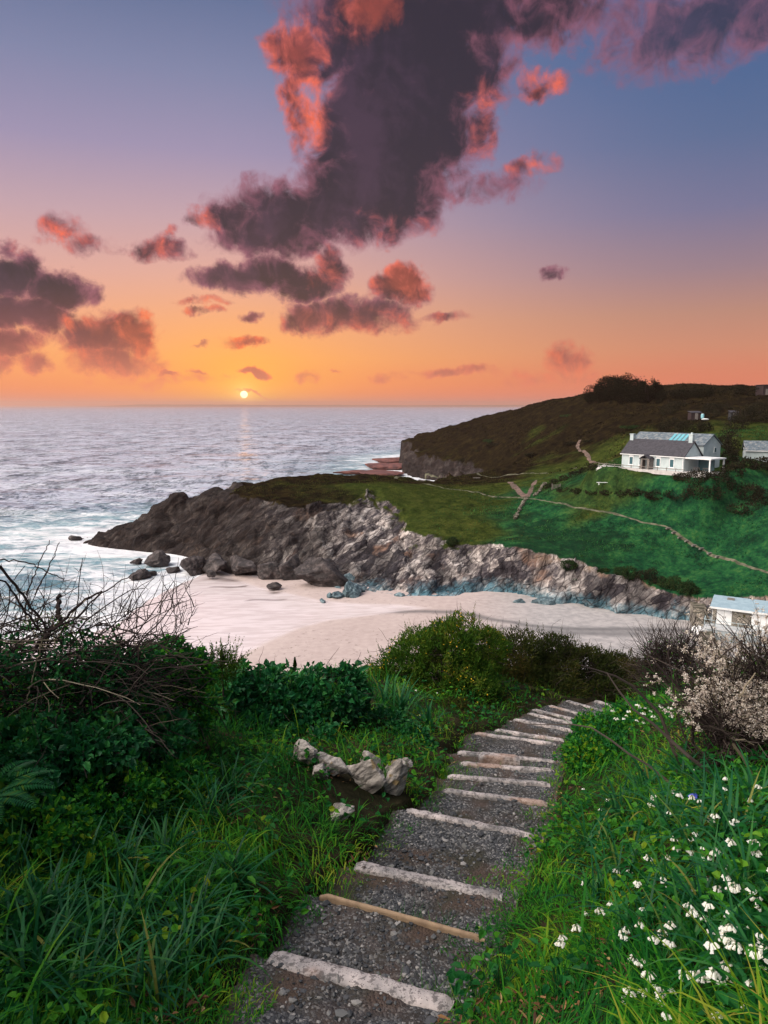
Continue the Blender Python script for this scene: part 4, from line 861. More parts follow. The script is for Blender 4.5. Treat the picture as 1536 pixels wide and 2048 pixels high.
# treads of gravel
m_grav, nt, out = newmat('path gravel'); P = pos(nt)
vo = N(nt, 'TexVoronoi', i_Vector=P, i_Scale=62.); ve = N(nt, 'TexVoronoi', i_Vector=P, i_Scale=150.)
sep = N(nt, 'SeparateColor', i_0=vo.outputs['Color']).outputs[0]
peb = ramp(nt, sep, [(0, (.022, .025, .029)), (.45, (.055, .058, .065)), (.8, (.11, .112, .118)), (1, (.26, .25, .245))])
dirt = ramp(nt, noise(nt, P, 9, 5), [(.35, (.022, .021, .021)), (.65, (.05, .045, .042))])
cover = sstep(nt, mth(nt, 'ADD', noise(nt, P, 2.6, 4, .6), mth(nt, 'MULTIPLY', sep, .25)), .46, .72)
edge = at_(nt, 'edge')
hgt = mth(nt, 'SUBTRACT', mth(nt, 'MULTIPLY', mth(nt, 'SUBTRACT', 1., vo.outputs['Distance']), cover), mth(nt, 'MULTIPLY', ve.outputs['Distance'], .3))
bsdf(nt, out, mixc(nt, edge, mixc(nt, cover, dirt, peb), mixc(nt, sstep(nt, noise(nt, P, 3, 4), .4, .65), (.075, .048, .036), (.03, .028, .016))), .85, .3, hgt, 1., .014)
PV, PF, PE, n0 = [], [], [], 0
treads = []
for k in range(len(KL)):
    if k == 0: la, ra = KL[0]+[-.28, -1.9, .5], KR[0]+[-.3, -1.7, .5]
    else: la, ra = KL[k-1], KR[k-1]
    lb, rb = KL[k], KR[k]
    za = KZ[k]+EYE+(.03 if k else .42)
    nu, nv = 44, max(14, int(np.linalg.norm((lb+rb-la-ra)[:2])/2*36))
    U, Vv = np.meshgrid(np.linspace(-.11, 1.10, nu), np.linspace(0, 1, nv))
    A_ = la[:2]*(1-U[..., None])+ra[:2]*U[..., None]; B_ = lb[:2]*(1-U[..., None])+rb[:2]*U[..., None]
    XY = A_*(1-Vv[..., None])+B_*Vv[..., None]
    if k == 0: zz = za*(1-Vv)+(KZ[k]+EYE)*Vv
    else: zz = za*(1-Vv)**1.+(KZ[k]+EYE)*(1-(1-Vv)**1.)
    dU = np.maximum(np.maximum(-U, U-1), 0)
    zz = zz-.03+.016*fbm(XY[..., 0]*3, XY[..., 1]*3, o=4, seed=90)-.015*smooth(0, .11, dU)+.012*ridged(XY[..., 0]*9, XY[..., 1]*9, o=2, seed=91)
    PV.append(np.concatenate([XY, zz[..., None]], -1).reshape(-1, 3)); PF.append(grid_faces(nv, nu)+n0); n0 += nu*nv
    PE.append(np.clip(smooth(-.05, .11, dU+.10*vnoise(XY[..., 0]*4, XY[..., 1]*4, seed=92)), 0, 1).ravel())
    treads.append((la, ra, lb, rb, za))
pm = me('path', np.concatenate(PV), np.concatenate(PF), m_grav, True); attr(pm, 'edge', np.concatenate(PE))
tag(obj('path', pm), kind='structure', label='gravel treads of the stepped path down to the beach')
PBV = BVHTree.FromPolygons([tuple(v) for v in np.concatenate(PV).tolist()], [tuple(f) for f in np.concatenate(PF).tolist()])
def zpath(x, y):
    r = PBV.ray_cast(Vector((x, y, 60)), Vector((0, 0, -1))); return r[0][2] if r[0] else None
for i_, j_ in zip(*np.where((GY > .8) & (GY < 18) & (np.abs(GX-1.5) < 4.5))):      # the slope is cut down to carry the treads
    zt_ = zpath(GX[i_, j_], GY[i_, j_])
    if zt_ is not None: GZ[i_, j_] = min(GZ[i_, j_], zt_-.05)
tag(obj('ground', me('ground', np.stack([GX, GY, GZ], -1).reshape(-1, 3), grid_faces(*GX.shape), m_soil, True)), kind='structure', label='dark soil of the near coastal slope')
GBV = BVHTree.FromPolygons([tuple(v) for v in np.stack([GX, GY, GZ], -1).reshape(-1, 3).tolist()], [tuple(f) for f in grid_faces(*GX.shape).tolist()])
def zpath(x, y):
    r = PBV.ray_cast(Vector((x, y, 60)), Vector((0, 0, -1))); return r[0][2] if r[0] else None
# kerbs
m_kerb, nt, out = newmat('weathered concrete kerb'); P = pos(nt)
n1 = noise(nt, P, 4.5, 6, .65); n2 = noise(nt, P, 26, 5, .7); vo = N(nt, 'TexVoronoi', i_Vector=P, i_Scale=75.)
ck = ramp(nt, n1, [(.36, (.16, .155, .158)), (.5, (.35, .315, .31)), (.66, (.54, .47, .455))])
ck = mixc(nt, mth(nt, 'MULTIPLY', sstep(nt, n2, .50, .58), .7), ck, (.055, .05, .052)); ck = mixc(nt, sstep(nt, mth(nt, 'ADD', vo.outputs['Distance'], mth(nt, 'MULTIPLY', n2, .35)),   .40, .30), ck, (.06, .055, .055))
ck = mixc(nt, mth(nt, 'MULTIPLY', sstep(nt, noise(nt, P, 1.8, 3), .56, .68), .5), ck, (.3, .17, .11))
bsdf(nt, out, ck, .92, .2, n2, .8, .012)
m_tan = plain('tan board', (.33, .23, .15), (.22, .15, .10), 9., .8, .2, .3)
KLAB = ['broad lichen speckled kerb nearest the camera', 'thin tan board edging the step beyond the nearest broad kerb', 'thick pinkish kerb just beyond the thin tan board', 'long kerb beside the hollow pale rock', 'kerb after the long kerb beside the hollow rock', 'straight pale kerb between two short gravel treads below the rocks', 'double layered kerb with a slab lying behind it', 'kerb just beyond the double layered one', 'thin kerb with a grass tuft at its near side', 'kerb right behind the grass tufted one', 'first kerb after the path bends right', 'kerb second after the bend of the path', 'kerb third after the bend, close behind the second', 'kerb fourth after the bend of the path', 'slanting kerb third from the far end of the steps', 'short slanting kerb last but one at the far end', 'farthest tiny kerb where the path leaves view']
def kerb(a, b_, wd_, ht, mat, label, name='step_kerb', seed=0, group='kerbs of the stepped path'):
    L = float(np.linalg.norm(b_-a)); e = (b_-a)/L; nrm = np.array([-e[1], e[0], 0]); nrm = nrm/np.linalg.norm(nrm)
    nl = int(min(90, max(26, L*75))); prof = np.array([(-.5, -1), (-.5, -.25), (-.46, -.06), (-.36, 0), (-.12, .02), (.12, .02), (.36, 0), (.46, -.06), (.5, -.25), (.5, -1)])
    sl_ = np.linspace(0, L, nl); V = []
    for p_ in prof: V.append(a+sl_[:, None]*e+nrm*p_[0]*wd_+np.array([0, 0, 1])*p_[1]*ht)
    V = np.stack(V, 1); X_, Y_, Z_ = V[..., 0], V[..., 1], V[..., 2]
    nz_ = fbm(X_*7, Y_*7, Z_*7, o=4, seed=seed)
    V += nrm*(nz_*.010*wd_/.13)[..., None]; V[..., 2] += .005*fbm(X_*9, Y_*9, o=4, seed=seed+5)*(wd_/.1)+.005*vnoise(X_*2, Y_*2, seed=seed)-.02*smooth(.06, 0, np.minimum(sl_, L-sl_))[:, None]
    m_ = len(prof); Fq = grid_faces(nl, m_); cap = [np.array([list(range(m_))]), np.array([[(nl-1)*m_+i for i in range(m_)][::-1]])]
    return solo(name, V.reshape(-1, 3), [Fq]+cap, mat, label, 'step', group, True)
for k in range(len(KL)):
    w_ = [.13, .035, .105, .085, .075, .075, .085, .08, .075, .075, .075, .08, .08, .08, .085, .085, .085][k]
    kerb(KL[k]+[0, 0, .004], KR[k]+[0, 0, .004], w_, .2, m_tan if k == 1 else m_kerb, KLAB[k], seed=100+k)
kerb(KL[6]*.8+KR[6]*.2+[.02, .16, .05], KL[6]*.35+KR[6]*.65+[.02, .17, .04], .13, .12, m_kerb, 'short extra slab lying behind the double layered kerb', 'stone_slab', 140, None)

# loose pebbles
I1V, I1F = ico(1)
pc, ps = [], []
for k, (la, ra, lb, rb, za) in enumerate(treads[:13]):
    n_ = [2600, 1300, 900, 3000, 1200, 700, 500, 400, 700, 300, 400, 200, 150][k]
    U, Vv = rng.uniform(-.08, 1.08, n_), rng.uniform(.0, 1, n_)
    A_ = la[:2]*(1-U[:, None])+ra[:2]*U[:, None]; B_ = lb[:2]*(1-U[:, None])+rb[:2]*U[:, None]; XY = A_*(1-Vv[:, None])+B_*Vv[:, None]
    kp = fbm(XY[:, 0]*2.2, XY[:, 1]*2.2, o=3, seed=95)+rng.normal(size=n_)*.35 > -.25
    for x, y in XY[kp]:
        z = zpath(x, y)
        if z is not None: pc.append((x, y, z)); 
ps = np.exp(rng.normal(-4.78, .5, len(pc))); ps = np.minimum(ps, .035); pc = np.array(pc)
sc = ps[:, None]*rng.uniform(.6, 1.25, (len(pc), 3)); sc[:, 2] *= .7
PVv = I1V[None]*(1+.22*rng.normal(size=(len(pc), 12, 1)))*sc[:, None]+pc[:, None]+np.array([0, 0, .15])*ps[:, None, None]
tag(obj('gravel', me('gravel', PVv.reshape(-1, 3), (I1F[None]+np.arange(len(pc))[:, None, None]*12).reshape(-1, 3), leafmat('pebble', [(0, (.025, .028, .033)), (.5, (.06, .063, .07)), (.85, (.13, .13, .13)), (1, (.32, .30, .29))], .75, .3, 0), False)), kind='stuff', label='loose grey gravel on the path treads')

# pale rocks beside the path
m_rock, nt, out = newmat('pale path rock'); P = pos(nt)
rt = N(nt, 'Mapping', i_Vector=N(nt, 'Mapping', i_Vector=P, i_Rotation=(R(30), R(35), 0)).outputs[0], i_Scale=(1, 1, 4)).outputs[0]
c = ramp(nt, noise(nt, rt, 5, 7, .65, .5), [(.34, (.05, .045, .042)), (.47, (.24, .215, .195)), (.6, (.48, .43, .39))])
c = mixc(nt, sstep(nt, noise(nt, P, 6, 4), .58, .68), c, (.28, .2, .1))
bsdf(nt, out, c, .9, .2, noise(nt, rt, 9, 6, .7), .9, .03)
RK = [(610,1532,1.9,.30,.20,.24,'pointed pale rock farthest left of the group beside the path'),(662,1550,6.7,.34,.26,.22,'rounded pale rock between the pointed rock and the hollow slab'),(735,1580,6.35,.52,.2,.30,'long tilted pale slab forming the left side of the hollow'),(788,1590,6.3,.26,.2,.30,'leaning pale slab forming the right side of the hollow'),(742,1540,6.75,.24,.18,.14,'small round topped stone above the hollow'),(795,1552,6.7,.46,.2,.16,'flat buff rock behind the hollow'),(685,1640,5.6,.34,.24,.13,'low grey rock half buried at the left edge of the gravel'),(640,1562,6.6,.22,.2,.2,'small stained stone in front of the rounded rock')]
def surf_near(x, y):
    a = zpath(x, y); b_ = float(zg(np.array([x]), np.array([y]))[0]); return b_ if a is None else max(a, b_)
def hit_near(u, v):
    d = ray(u, v)
    o = Vector((0, 0, EYE)); r1 = PBV.ray_cast(o, Vector(d)); r2 = GBV.ray_cast(o, Vector(d))
    c_ = [r for r in (r1, r2) if r[0]]
    return np.array(min(c_, key=lambda r: r[3])[0])
for i, (u, v, Yr, sx_, sy_, sz_, lab) in enumerate(RK):
    c = hit_near(u, v); c[2] = surf_near(c[0], c[1])
    boulder('rock', c+[0, .03, .01], (sx_*.84, sy_*.85, sz_*1.25), m_rock, lab, 'rock', 'pale rocks beside the path', seed=70+i, sub=5, sink=.2)

# ---------------------------------------------------------------- vegetation materials
G1 = leafmat('grass blade', [(0, (.003, .035, .008)), (.35, (.010, .11, .014)), (.65, (.05, .22, .012)), (.88, (.20, .30, .018)), (1, (.36, .28, .06))], .55, .10, .4, .45, .9)
G2 = leafmat('strap leaf', [(0, (.006, .055, .022)), (.5, (.012, .10, .034)), (.88, (.04, .15, .03)), (1, (.24, .19, .04))], .45, .16, .3)
LFm = leafmat('small leaf', [(0, (.006, .06, .018)), (.5, (.014, .12, .024)), (.82, (.07, .26, .018)), (1, (.26, .33, .02))], .5, .12, .4, .3, 1.2)
IVY = leafmat('ivy leaf', [(0, (.005, .045, .018)), (.5, (.014, .11, .036)), (.85, (.035, .18, .04)), (1, (.09, .18, .02))], .42, .2, .25, .3, 2.)
GOR = leafmat('gorse needle', [(0, (.010, .035, .006)), (.45, (.034, .09, .010)), (.8, (.10, .15, .016)), (1, (.2, .13, .04))], .6, .06, .25, .45, 1.6)
HED = leafmat('heath leaf', [(0, (.010, .016, .006)), (.45, (.028, .04, .010)), (.8, (.06, .062, .014)), (1, (.10, .06, .025))], .65, .05, .25, .5, 1.1)
TWG = leafmat('dark twig', [(0, (.012, .009, .009)), (.6, (.034, .025, .024)), (1, (.075, .06, .052))], .85, .08, 0)
STR = leafmat('pale dead stem', [(0, (.06, .045, .03)), (.5, (.15, .12, .08)), (1, (.32, .27, .19))], .75, .3, 0)
LIT = leafmat('dead leaf', [(0, (.05, .022, .012)), (.5, (.14, .065, .03)), (.85, (.28, .15, .06)), (1, (.4, .28, .12))], .7, .3, .2)
YEL = leafmat('gorse flower', [(0, (.5, .3, .01)), (1, (.75, .5, .02))], .5, .3, .3)
WHT = leafmat('white petal', [(0, (.72, .74, .76)), (1, (.85, .86, .86))], .5, .3, .35)
CRM = leafmat('blossom petal', [(0, (.32, .26, .235)), (.45, (.55, .48, .45)), (1, (.76, .73, .71))], .6, .3, .3)

def scatter(n, r0, r1, a0, a1):
    """points on the near slope, evenly spread per solid angle seen from where the path starts"""
    r = r0*np.exp(rng.uniform(0, 1, n)*math.log(r1/r0)); a = np.radians(rng.uniform(a0, a1, n)); return r*np.sin(a), r*np.cos(a), r
def on_path(x, y):
    d, lz, sd = path_near(x, y); return d, sd
def pnts(x, y): return np.stack([x, y, zg(x, y)], 1)
BARE = [(hit_near(u, v)[:2], r_) for u, v, r_ in [(775,1612,.34),(720,1615,.30),(850,1560,.30),(690,1560,.22),(900,1520,.28)]]
def bare(x, y): return np.min([np.hypot(x-c[0], y-c[1])/r_ for c, r_ in BARE], 0)+.35*vnoise(x*5, y*5, seed=191) < 1
def halfw(y): return np.interp(y, [0, 3.3, 5, 6.5, 9, 12, 16], [.55, .52, .52, .58, .58, .45, .35])
# fine grass
gp = []
def grass_set(n, r0, r1, a0, a1, h, w, lean, curl, gap, dens=None, nseg=4):
    x, y, r = scatter(n, r0, r1, a0, a1); d, sd = on_path(x, y)
    ed = halfw(y)+.16*fbm(x*2.3, y*2.3, o=3, seed=97)+gap
    k = (d > ed)
    if h > .08: k &= ~bare(x, y)
    if dens is not None: k &= dens(x, y, d, sd)
    x, y, r, d = x[k], y[k], r[k], d[k]; m_ = len(x); p = pnts(x, y)
    kk = np.clip((d-halfw(y))*1.6+.35, .3, 1)
    hh = h*np.exp(rng.normal(0, .3, m_))*kk*(.75+.5*smooth(-.5, .5, fbm(x*.9, y*.9, o=2, seed=98)))
    cl_ = fbm(x*1.3, y*1.3, o=2, seed=99)
    return blades(p-[0, 0, .01], hh, w*np.exp(rng.normal(0, .25, m_))*(1+.06*r), rng.uniform(0, 6.28, m_)*.55+cl_*4, np.abs(rng.normal(0, lean, m_)), np.abs(rng.normal(curl, .45, m_)), nseg)
gp.append(grass_set(100000, 1.5, 17, -40, 40, .125, .0042, .42, 1.1, -.10))
gp.append(grass_set(20000, 1.5, 13, -40, 40, .24, .0075, .4, 1.5, .10))
gp.append(grass_set(22000, 2.2, 15, -14, 25, .075, .0036, .55, .9, -.20, lambda x, y, d, sd: fbm(x*2.2, y*2.2, o=2, seed=101) > .12-.5*np.clip(d-halfw(y)+.15, 0, .4), 4))
for k_i in range(9):                                             # tufts growing against the far side of the kerbs
    n_ = [1100, 900, 700, 500, 350, 350, 300, 250, 250][k_i]; a, b_ = KL[k_i], KR[k_i]; e = (b_-a)[:2]; nr_ = np.array([-e[1], e[0]])/np.linalg.norm(e); t_u = rng.beta(.55, .75, n_)*1.16-.08
    o_ = np.abs(rng.normal(.05, .03, n_))+.015; xy = a[:2]+t_u[:, None]*e+nr_*o_[:, None]; kp = fbm(xy[:, 0]*4, xy[:, 1]*4, o=2, seed=107)+.5*np.abs(t_u-.5) > .12
    xy = xy[kp]; zz = np.array([zpath(x, y) or float(zg(np.array([x]), np.array([y]))[0]) for x, y in xy]); m_ = len(xy)
    if m_: gp.append(blades(np.stack([xy[:, 0], xy[:, 1], zz-.01], 1), .17*np.exp(rng.normal(0, .3, m_)), np.full(m_, .0038), rng.uniform(0, 6.28, m_), np.abs(rng.normal(0, .4, m_)), np.abs(rng.normal(.6, .4, m_)), 4))
V, Fs = join(*gp); tag(obj('grass', me('grass', V, Fs, G1)), kind='stuff', label='thick green grass on both banks of the path')
# broad-leaved ground cover
x, y, r = scatter(30000, 1.5, 15, -40, 40); d, sd = on_path(x, y)
k = (d > halfw(y)+.10*vnoise(x*3, y*3)+.04) & (fbm(x*1.2, y*1.2, o=3, seed=103)+.25*(sd > 0)+rng.normal(size=len(x))*.2 > .1) & ~bare(x, y); x, y, r = x[k], y[k], r[k]
p = pnts(x, y)+np.stack([0*x, 0*x, rng.uniform(.03, .20, len(x))], 1)
V, Fs = leaves(p, np.stack([rng.normal(size=len(x)), rng.normal(size=len(x)), rng.normal(.15, .35, len(x))], 1), rng.uniform(.025, .06, len(x))*(1+.05*r), rng.uniform(.02, .04, len(x))*(1+.05*r), unit(rng.normal(size=(len(x), 3))*.4+[0, -.2, 1]))
tag(obj('ground_cover', me('ground_cover', V, Fs, LFm)), kind='stuff', label='small broad leaves carpeting the banks')
x, y, r = scatter(9000, 1.6, 9, -22, 30); d, sd = on_path(x, y)
k = (d > halfw(y)-.05) & (fbm(x*1.7, y*1.7, o=2, seed=105)+.5*np.exp(-((x-.75)**2+(y-2.6)**2)/.3) > .28); x, y = x[k], y[k]; p = pnts(x, y)+np.stack([0*x, 0*x, rng.uniform(.01, .07, len(x))], 1)
V, Fs = leaves(p, rng.normal(size=(len(x), 3))*[1, 1, .3], rng.uniform(.02, .07, len(x)), rng.uniform(.006, .022, len(x)))
tag(obj('leaf_litter', me('leaf_litter', V, Fs, LIT)), kind='stuff', label='brown dead leaves and straw along the path edge')

# ---------------------------------------------------------------- bushes
def lump(u, v, Yd, ru, rv, dep):
    c = at(u, v, Yd); s = Yd/F; return c, np.array([ru*s, dep, rv*s])
def in_lumps(lumps, n, shell=.55):
    w = np.array([l[1].prod()**.7 for l in lumps]); k = rng.choice(len(lumps), n, p=w/w.sum())
    dd = unit(rng.normal(size=(n, 3))); rad = rng.uniform(shell**2, 1, n)**.5
    rad = rad*(1+.20*fbm(dd[:, 0]*2.5+k*7, dd[:, 1]*2.5, dd[:, 2]*2.5, o=3, seed=111))
    C = np.array([l[0] for l in lumps])[k]; Rr_ = np.array([l[1] for l in lumps])[k]
    P_ = C+dd*Rr_*rad[:, None]; return P_, dd
def gapcut(P_, s, thr, seed): return fbm(P_[:, 0]*s, P_[:, 1]*s, P_[:, 2]*s, o=2, seed=seed) > thr
def base_of(lumps):
    c = np.mean([l[0] for l in lumps], 0); return np.array([c[0], c[1], float(zg(np.array([c[0]]), np.array([c[1]]))[0])])
def bush(name, label, cat, lumps, n, L, Wd, mat, twigs=120, tl=.5, tr=.006, needle=False, shell=.5, gap=-.35, group=None, tmat=None, flowers=0, spikes=0, base=None):
    t = thing(name, base if base is not None else base_of(lumps), label, cat, group)
    P_, dd = in_lumps(lumps, n, shell); k = gapcut(P_, 2.2/np.mean([l[1][0] for l in lumps]), gap, 113+n % 50); P_, dd = P_[k], dd[k]
    d_ = unit(dd*.7+rng.normal(size=P_.shape)*.6+[0, -.1, .35 if needle else .0])
    nr = unit(dd*.8+rng.normal(size=P_.shape)*.5+[0, -.2, .5])
    V, Fs = leaves(P_, d_, L*np.exp(rng.normal(0, .28, len(P_))), Wd*np.exp(rng.normal(0, .25, len(P_))), nr); part('foliage', V, Fs, mat, t)
    if twigs:
        P2, d2 = in_lumps(lumps, twigs, .3); q0_ = P2-d2*rng.uniform(.1, .5, (len(P2), 1))*tl
        tp = twig_paths(q0_, d2+[0, 0, .5]+rng.normal(size=d2.shape)*.4, rng.uniform(.5, 1.3, len(P2))*tl, 6, .22)
        part('twigs', *tubes(tp, tr*np.array([1, .9, .75, .6, .45, .25])[None]*rng.uniform(.6, 1.4, (len(P2), 1)), 3), tmat or TWG, t)
    if flowers:
        P3, d3 = in_lumps(lumps, flowers, .95); k = gapcut(P3, 1.6, .25, 131) & (d3[:, 2] > -.1); P3 = P3[k]
        V, Fs = leaves(P3, rng.normal(size=P3.shape), .032, .022); part('flowers', V, Fs, YEL, t)
    if spikes:
        P4, d4 = in_lumps(lumps, spikes, .92); k = d4[:, 2] > .0; P4, d4 = P4[k], d4[k]; m_ = len(P4); nn_ = 34
        ax = unit(d4*.5+[0, 0, 1]+rng.normal(size=d4.shape)*.25); hL = rng.uniform(.12, .3, m_)*(.7+.3*(L > .02)); f_ = rng.uniform(0, 1, (m_, nn_))
        pp = P4[:, None]+ax[:, None]*(hL[:, None]*f_)[..., None]; od = unit(rng.normal(size=(m_, nn_, 3))+ax[:, None]*.9)
        V, Fs = leaves(pp.reshape(-1, 3), od.reshape(-1, 3), (.05*(1.1-f_)).ravel(), .009); part('sprigs', V, Fs, mat, t)
    return t
# gorse mound in the middle
bush('gorse_bush', 'rounded gorse mound with a few yellow flowers above the bend of the path', 'bush', [lump(915,1300,13.,70,68,.9),lump(850,1320,12.6,80,58,.9),lump(800,1352,12.3,80,42,.8),lump(900,1370,12.4,110,60,.9),lump(968,1300,13.4,50,48,.8)], 70000, .055, .019, GOR, 260, .5, .006, True, .6, -.4, flowers=1600, spikes=420)
bush('heath_hedge', 'long dark brown hedge of heath between the gorse mound and the bare thorn', 'hedge', [lump(1030,1325,15.3,75,62,1.),lump(1100,1330,15.6,80,60,1.),lump(1170,1342,15.9,70,52,1.),lump(1230,1352,16.1,70,48,.9),lump(1290,1365,16.2,60,42,.9),lump(1060,1375,14.6,120,40,.7),lump(1180,1385,15.0,120,34,.6)], 76000, .06, .024, HED, 900, .55, .006, True, .6, -.4, spikes=500)
bush('ivy_hedge', 'dark green ivy covered hedge left of the stepped path', 'hedge', [lump(450,1400,8.0,75,70,.5),lump(540,1410,8.2,80,72,.55),lump(630,1405,8.5,80,78,.55),lump(690,1390,8.8,50,62,.45),lump(500,1470,7.7,90,50,.4),lump(620,1480,7.9,80,45,.4)], 13000, .075, .058, IVY, 160, .4, .005, False, .62, -.35)
bush('leafy_bush', 'bright green leafy bush between the bramble thicket and the ivy hedge', 'bush', [lump(330,1330,6.6,55,50,.35),lump(380,1350,6.8,45,48,.3),lump(300,1380,6.4,50,50,.3),lump(370,1420,6.6,60,60,.3)], 8000, .055, .034, LFm, 200, .4, .004, False, .55, -.3)
bush('bank_ivy', 'dark ivy and leaves trailing down the bank under the brambles', 'shrub', [lump(40,1500,4.7,110,60,.4),lump(170,1490,4.9,110,50,.4),lump(300,1480,5.6,90,45,.4),lump(20,1600,4.2,80,60,.35)], 8000, .06, .042, IVY, 60, .3, .004, False, .5, -.25)
bush('dark_leaf_mound', 'mound of small dark leaves spreading over the left bank below the brambles', 'shrub', [lump(60,1690,3.9,130,75,.4),lump(210,1600,4.6,110,55,.4),lump(340,1570,5.2,90,50,.35),lump(150,1740,3.9,90,60,.35)], 12000, .042, .028, LFm, 40, .25, .003, False, .5, -.3)
bush('dark_leaf_mound', 'mound of ivy leaves low at the left edge of the near bank', 'shrub', [lump(30,1880,3.1,120,70,.3),lump(150,1900,3.2,90,50,.3)], 4200, .045, .032, IVY, 30, .2, .003, False, .5, -.3)
bush('shade_hedge', 'added tall hedge, mostly out of view at the left edge, shading the left bank', 'hedge', [(np.array([-3.15, 3.4, EYE-1.6]), np.array([.55, .8, 1.3])), (np.array([-2.95, 2.3, EYE-1.5]), np.array([.6, .8, 1.3])), (np.array([-2.6, 1.2, EYE-1.3]), np.array([.6, .8, 1.3])), (np.array([-3.5, 4.4, EYE-1.9]), np.array([.6, .7, 1.3]))], 26000, .055, .042, IVY, 160, .5, .006, False, .5, -.5)  # added mostly out of frame to throw shade over the left bank
bush('gorse_sprig', 'small dark conical gorse sprig sticking up at the end of the leafy bush', 'shrub', [lump(445,1338,7.4,40,34,.22)], 1600, .035, .009, GOR, 30, .2, .004, True, .4, -.5, spikes=60)
def spire(u, v, Yd, hpx, label):
    c = at(u, v, Yd); s = Yd/F; t = thing('gorse_spire', c, label, 'shrub', None); n_ = 700; f_ = rng.uniform(0, 1, n_); a = rng.uniform(0, 6.28, n_); hL = hpx*s
    p = c+np.stack([np.cos(a)*.0, np.sin(a)*.0, f_*hL], 1); od = np.stack([np.cos(a), np.sin(a), .7+0*a], 1)
    V, Fs = leaves(p, od, .10*hL*2.2*(1.05-f_)*rng.uniform(.6, 1.1, n_)+.01, .010); part('foliage', V, Fs, GOR, t); part('stem', *tubes(np.array([[c-[0, 0, .3], c+[0, 0, hL*.5], c+[0, 0, hL]]]), np.array([[.008, .006, .002]])), TWG, t)
spire(445, 1338, 7.4, 44, 'little dark spire of gorse standing against the sand')
spire(590, 1335, 8.4, 22, 'small spire of gorse on top of the ivy hedge')
bush('leafy_shrub', 'low dark leafy shrub at the path edge below the strap leaves', 'shrub', [lump(835,1490,8.6,38,42,.28),lump(800,1475,8.8,38,36,.28),lump(770,1450,9.,50,40,.3)], 2600, .05, .036, IVY, 40, .25, .004, False, .5, -.4)
bush('leafy_mound', 'bright green leafy mound on the right bank at the bend', 'shrub', [lump(1210,1470,8.3,65,40,.5),lump(1280,1450,8.6,70,40,.5),lump(1330,1440,8.4,60,40,.45),lump(1170,1510,7.8,45,40,.35),lump(1240,1520,7.6,70,42,.4)], 11000, .05, .034, LFm, 60, .25, .004, False, .5, -.35)
bush('bank_scrub', 'dark scrub along the foot of the gorse mound beside the path', 'shrub', [lump(900,1440,11.,70,40,.5),lump(980,1425,12.,70,36,.5),lump(1060,1405,13.6,60,24,.4)], 14000, .05, .024, HED, 120, .35, .004, True, .5, -.4)
# bare thorn with red-brown twigs
tb = bush('thorn_bush', 'bare reddish brown thorn bush left of the blossoming bush', 'bush', [lump(1320,1330,10.4,48,55,.5),lump(1370,1320,10.2,45,58,.5),lump(1330,1390,10.,60,50,.5)], 900, .03, .016, LFm, 1500, .55, .0045, False, .2, -.6)
# blossoming bush on the right
bl = [lump(1460,1395,5.4,60,95,.45),lump(1530,1382,5.3,70,105,.5),lump(1610,1400,5.2,80,130,.5),lump(1440,1460,5.2,50,80,.4),lump(1510,1490,5.1,75,110,.45),lump(1500,1590,5.,60,70,.35),lump(1400,1420,5.6,40,60,.35),lump(1430,1540,5.1,50,70,.35)]
t = thing('blossom_bush', base_of(bl), 'dense twiggy bush covered with small cream blossom at the right edge', 'bush')
P2, d2 = in_lumps(bl, 2300, .15); tp = twig_paths(P2-d2*.15, d2+[-.1, -.1, .6]+rng.normal(size=d2.shape)*.6, rng.uniform(.2, .6, len(P2)), 6, .28)
part('twigs', *tubes(tp, .0042*np.array([1, .9, .75, .6, .45, .25])[None]*rng.uniform(.5, 1.6, (len(P2), 1)), 3), TWG, t)
bs = t.location; sp = np.array([[bs[0]+rng.normal()*.25, bs[1]+rng.normal()*.15, bs[2]-.1] for _ in range(22)])
part('stems', *tubes(twig_paths(sp, rng.normal(size=(22, 3))*[.5, .4, .2]+[0, 0, 1], 1.3, 9, .16), np.linspace(.016, .004, 9)[None]*rng.uniform(.5, 1.2, (22, 1)), 5), TWG, t)
tips = tp[:, 2:].reshape(-1, 3); nb = 26000; k = rng.choice(len(tips), nb); bp_ = tips[k]; ok = gapcut(bp_, 3.2, -.22, 141) & (bp_[:, 2] > bs[2]+.35); bp_ = bp_[ok]
bp_ = np.repeat(bp_, 5, 0)+rng.normal(size=(len(bp_)*5, 3))*.009
V, Fs = leaves(bp_, rng.normal(size=bp_.shape)+[0, -.3, .3], rng.uniform(.009, .017, len(bp_)), .011); part('blossom', V, Fs, CRM, t)
lp = tips[rng.choice(len(tips), 2200)]; V, Fs = leaves(lp, rng.normal(size=lp.shape), .022, .010); part('foliage', V, Fs, HED, t)
for (u0, v0, u1, v1, Ya, rr0, lab) in [(1478,1392,1512,1345,4.75,.0075,'pale broken dead stem slanting up across the blossoming bush'),(1436,1300,1466,1345,4.9,.006,'pale dead stem leaning left high in the blossoming bush'),(1470,1490,1540,1610,4.6,.010,'thick grey dead stem low in the blossoming bush'),(1462,1476,1505,1487,4.6,.006,'short pale stem lying flat at the foot of the blossoming bush')]:
    a, b_ = at(u0, v0, Ya), at(u1, v1, Ya+.1); pth = np.array([[a+(b_-a)*f_+rng.normal(size=3)*.006 for f_ in np.linspace(0, 1, 6)]])
    solo('dead_twig', *tubes(pth, np.linspace(rr0, rr0*.6, 6)[None], 6), STR, lab, 'stem', 'dead stems in the bushes')

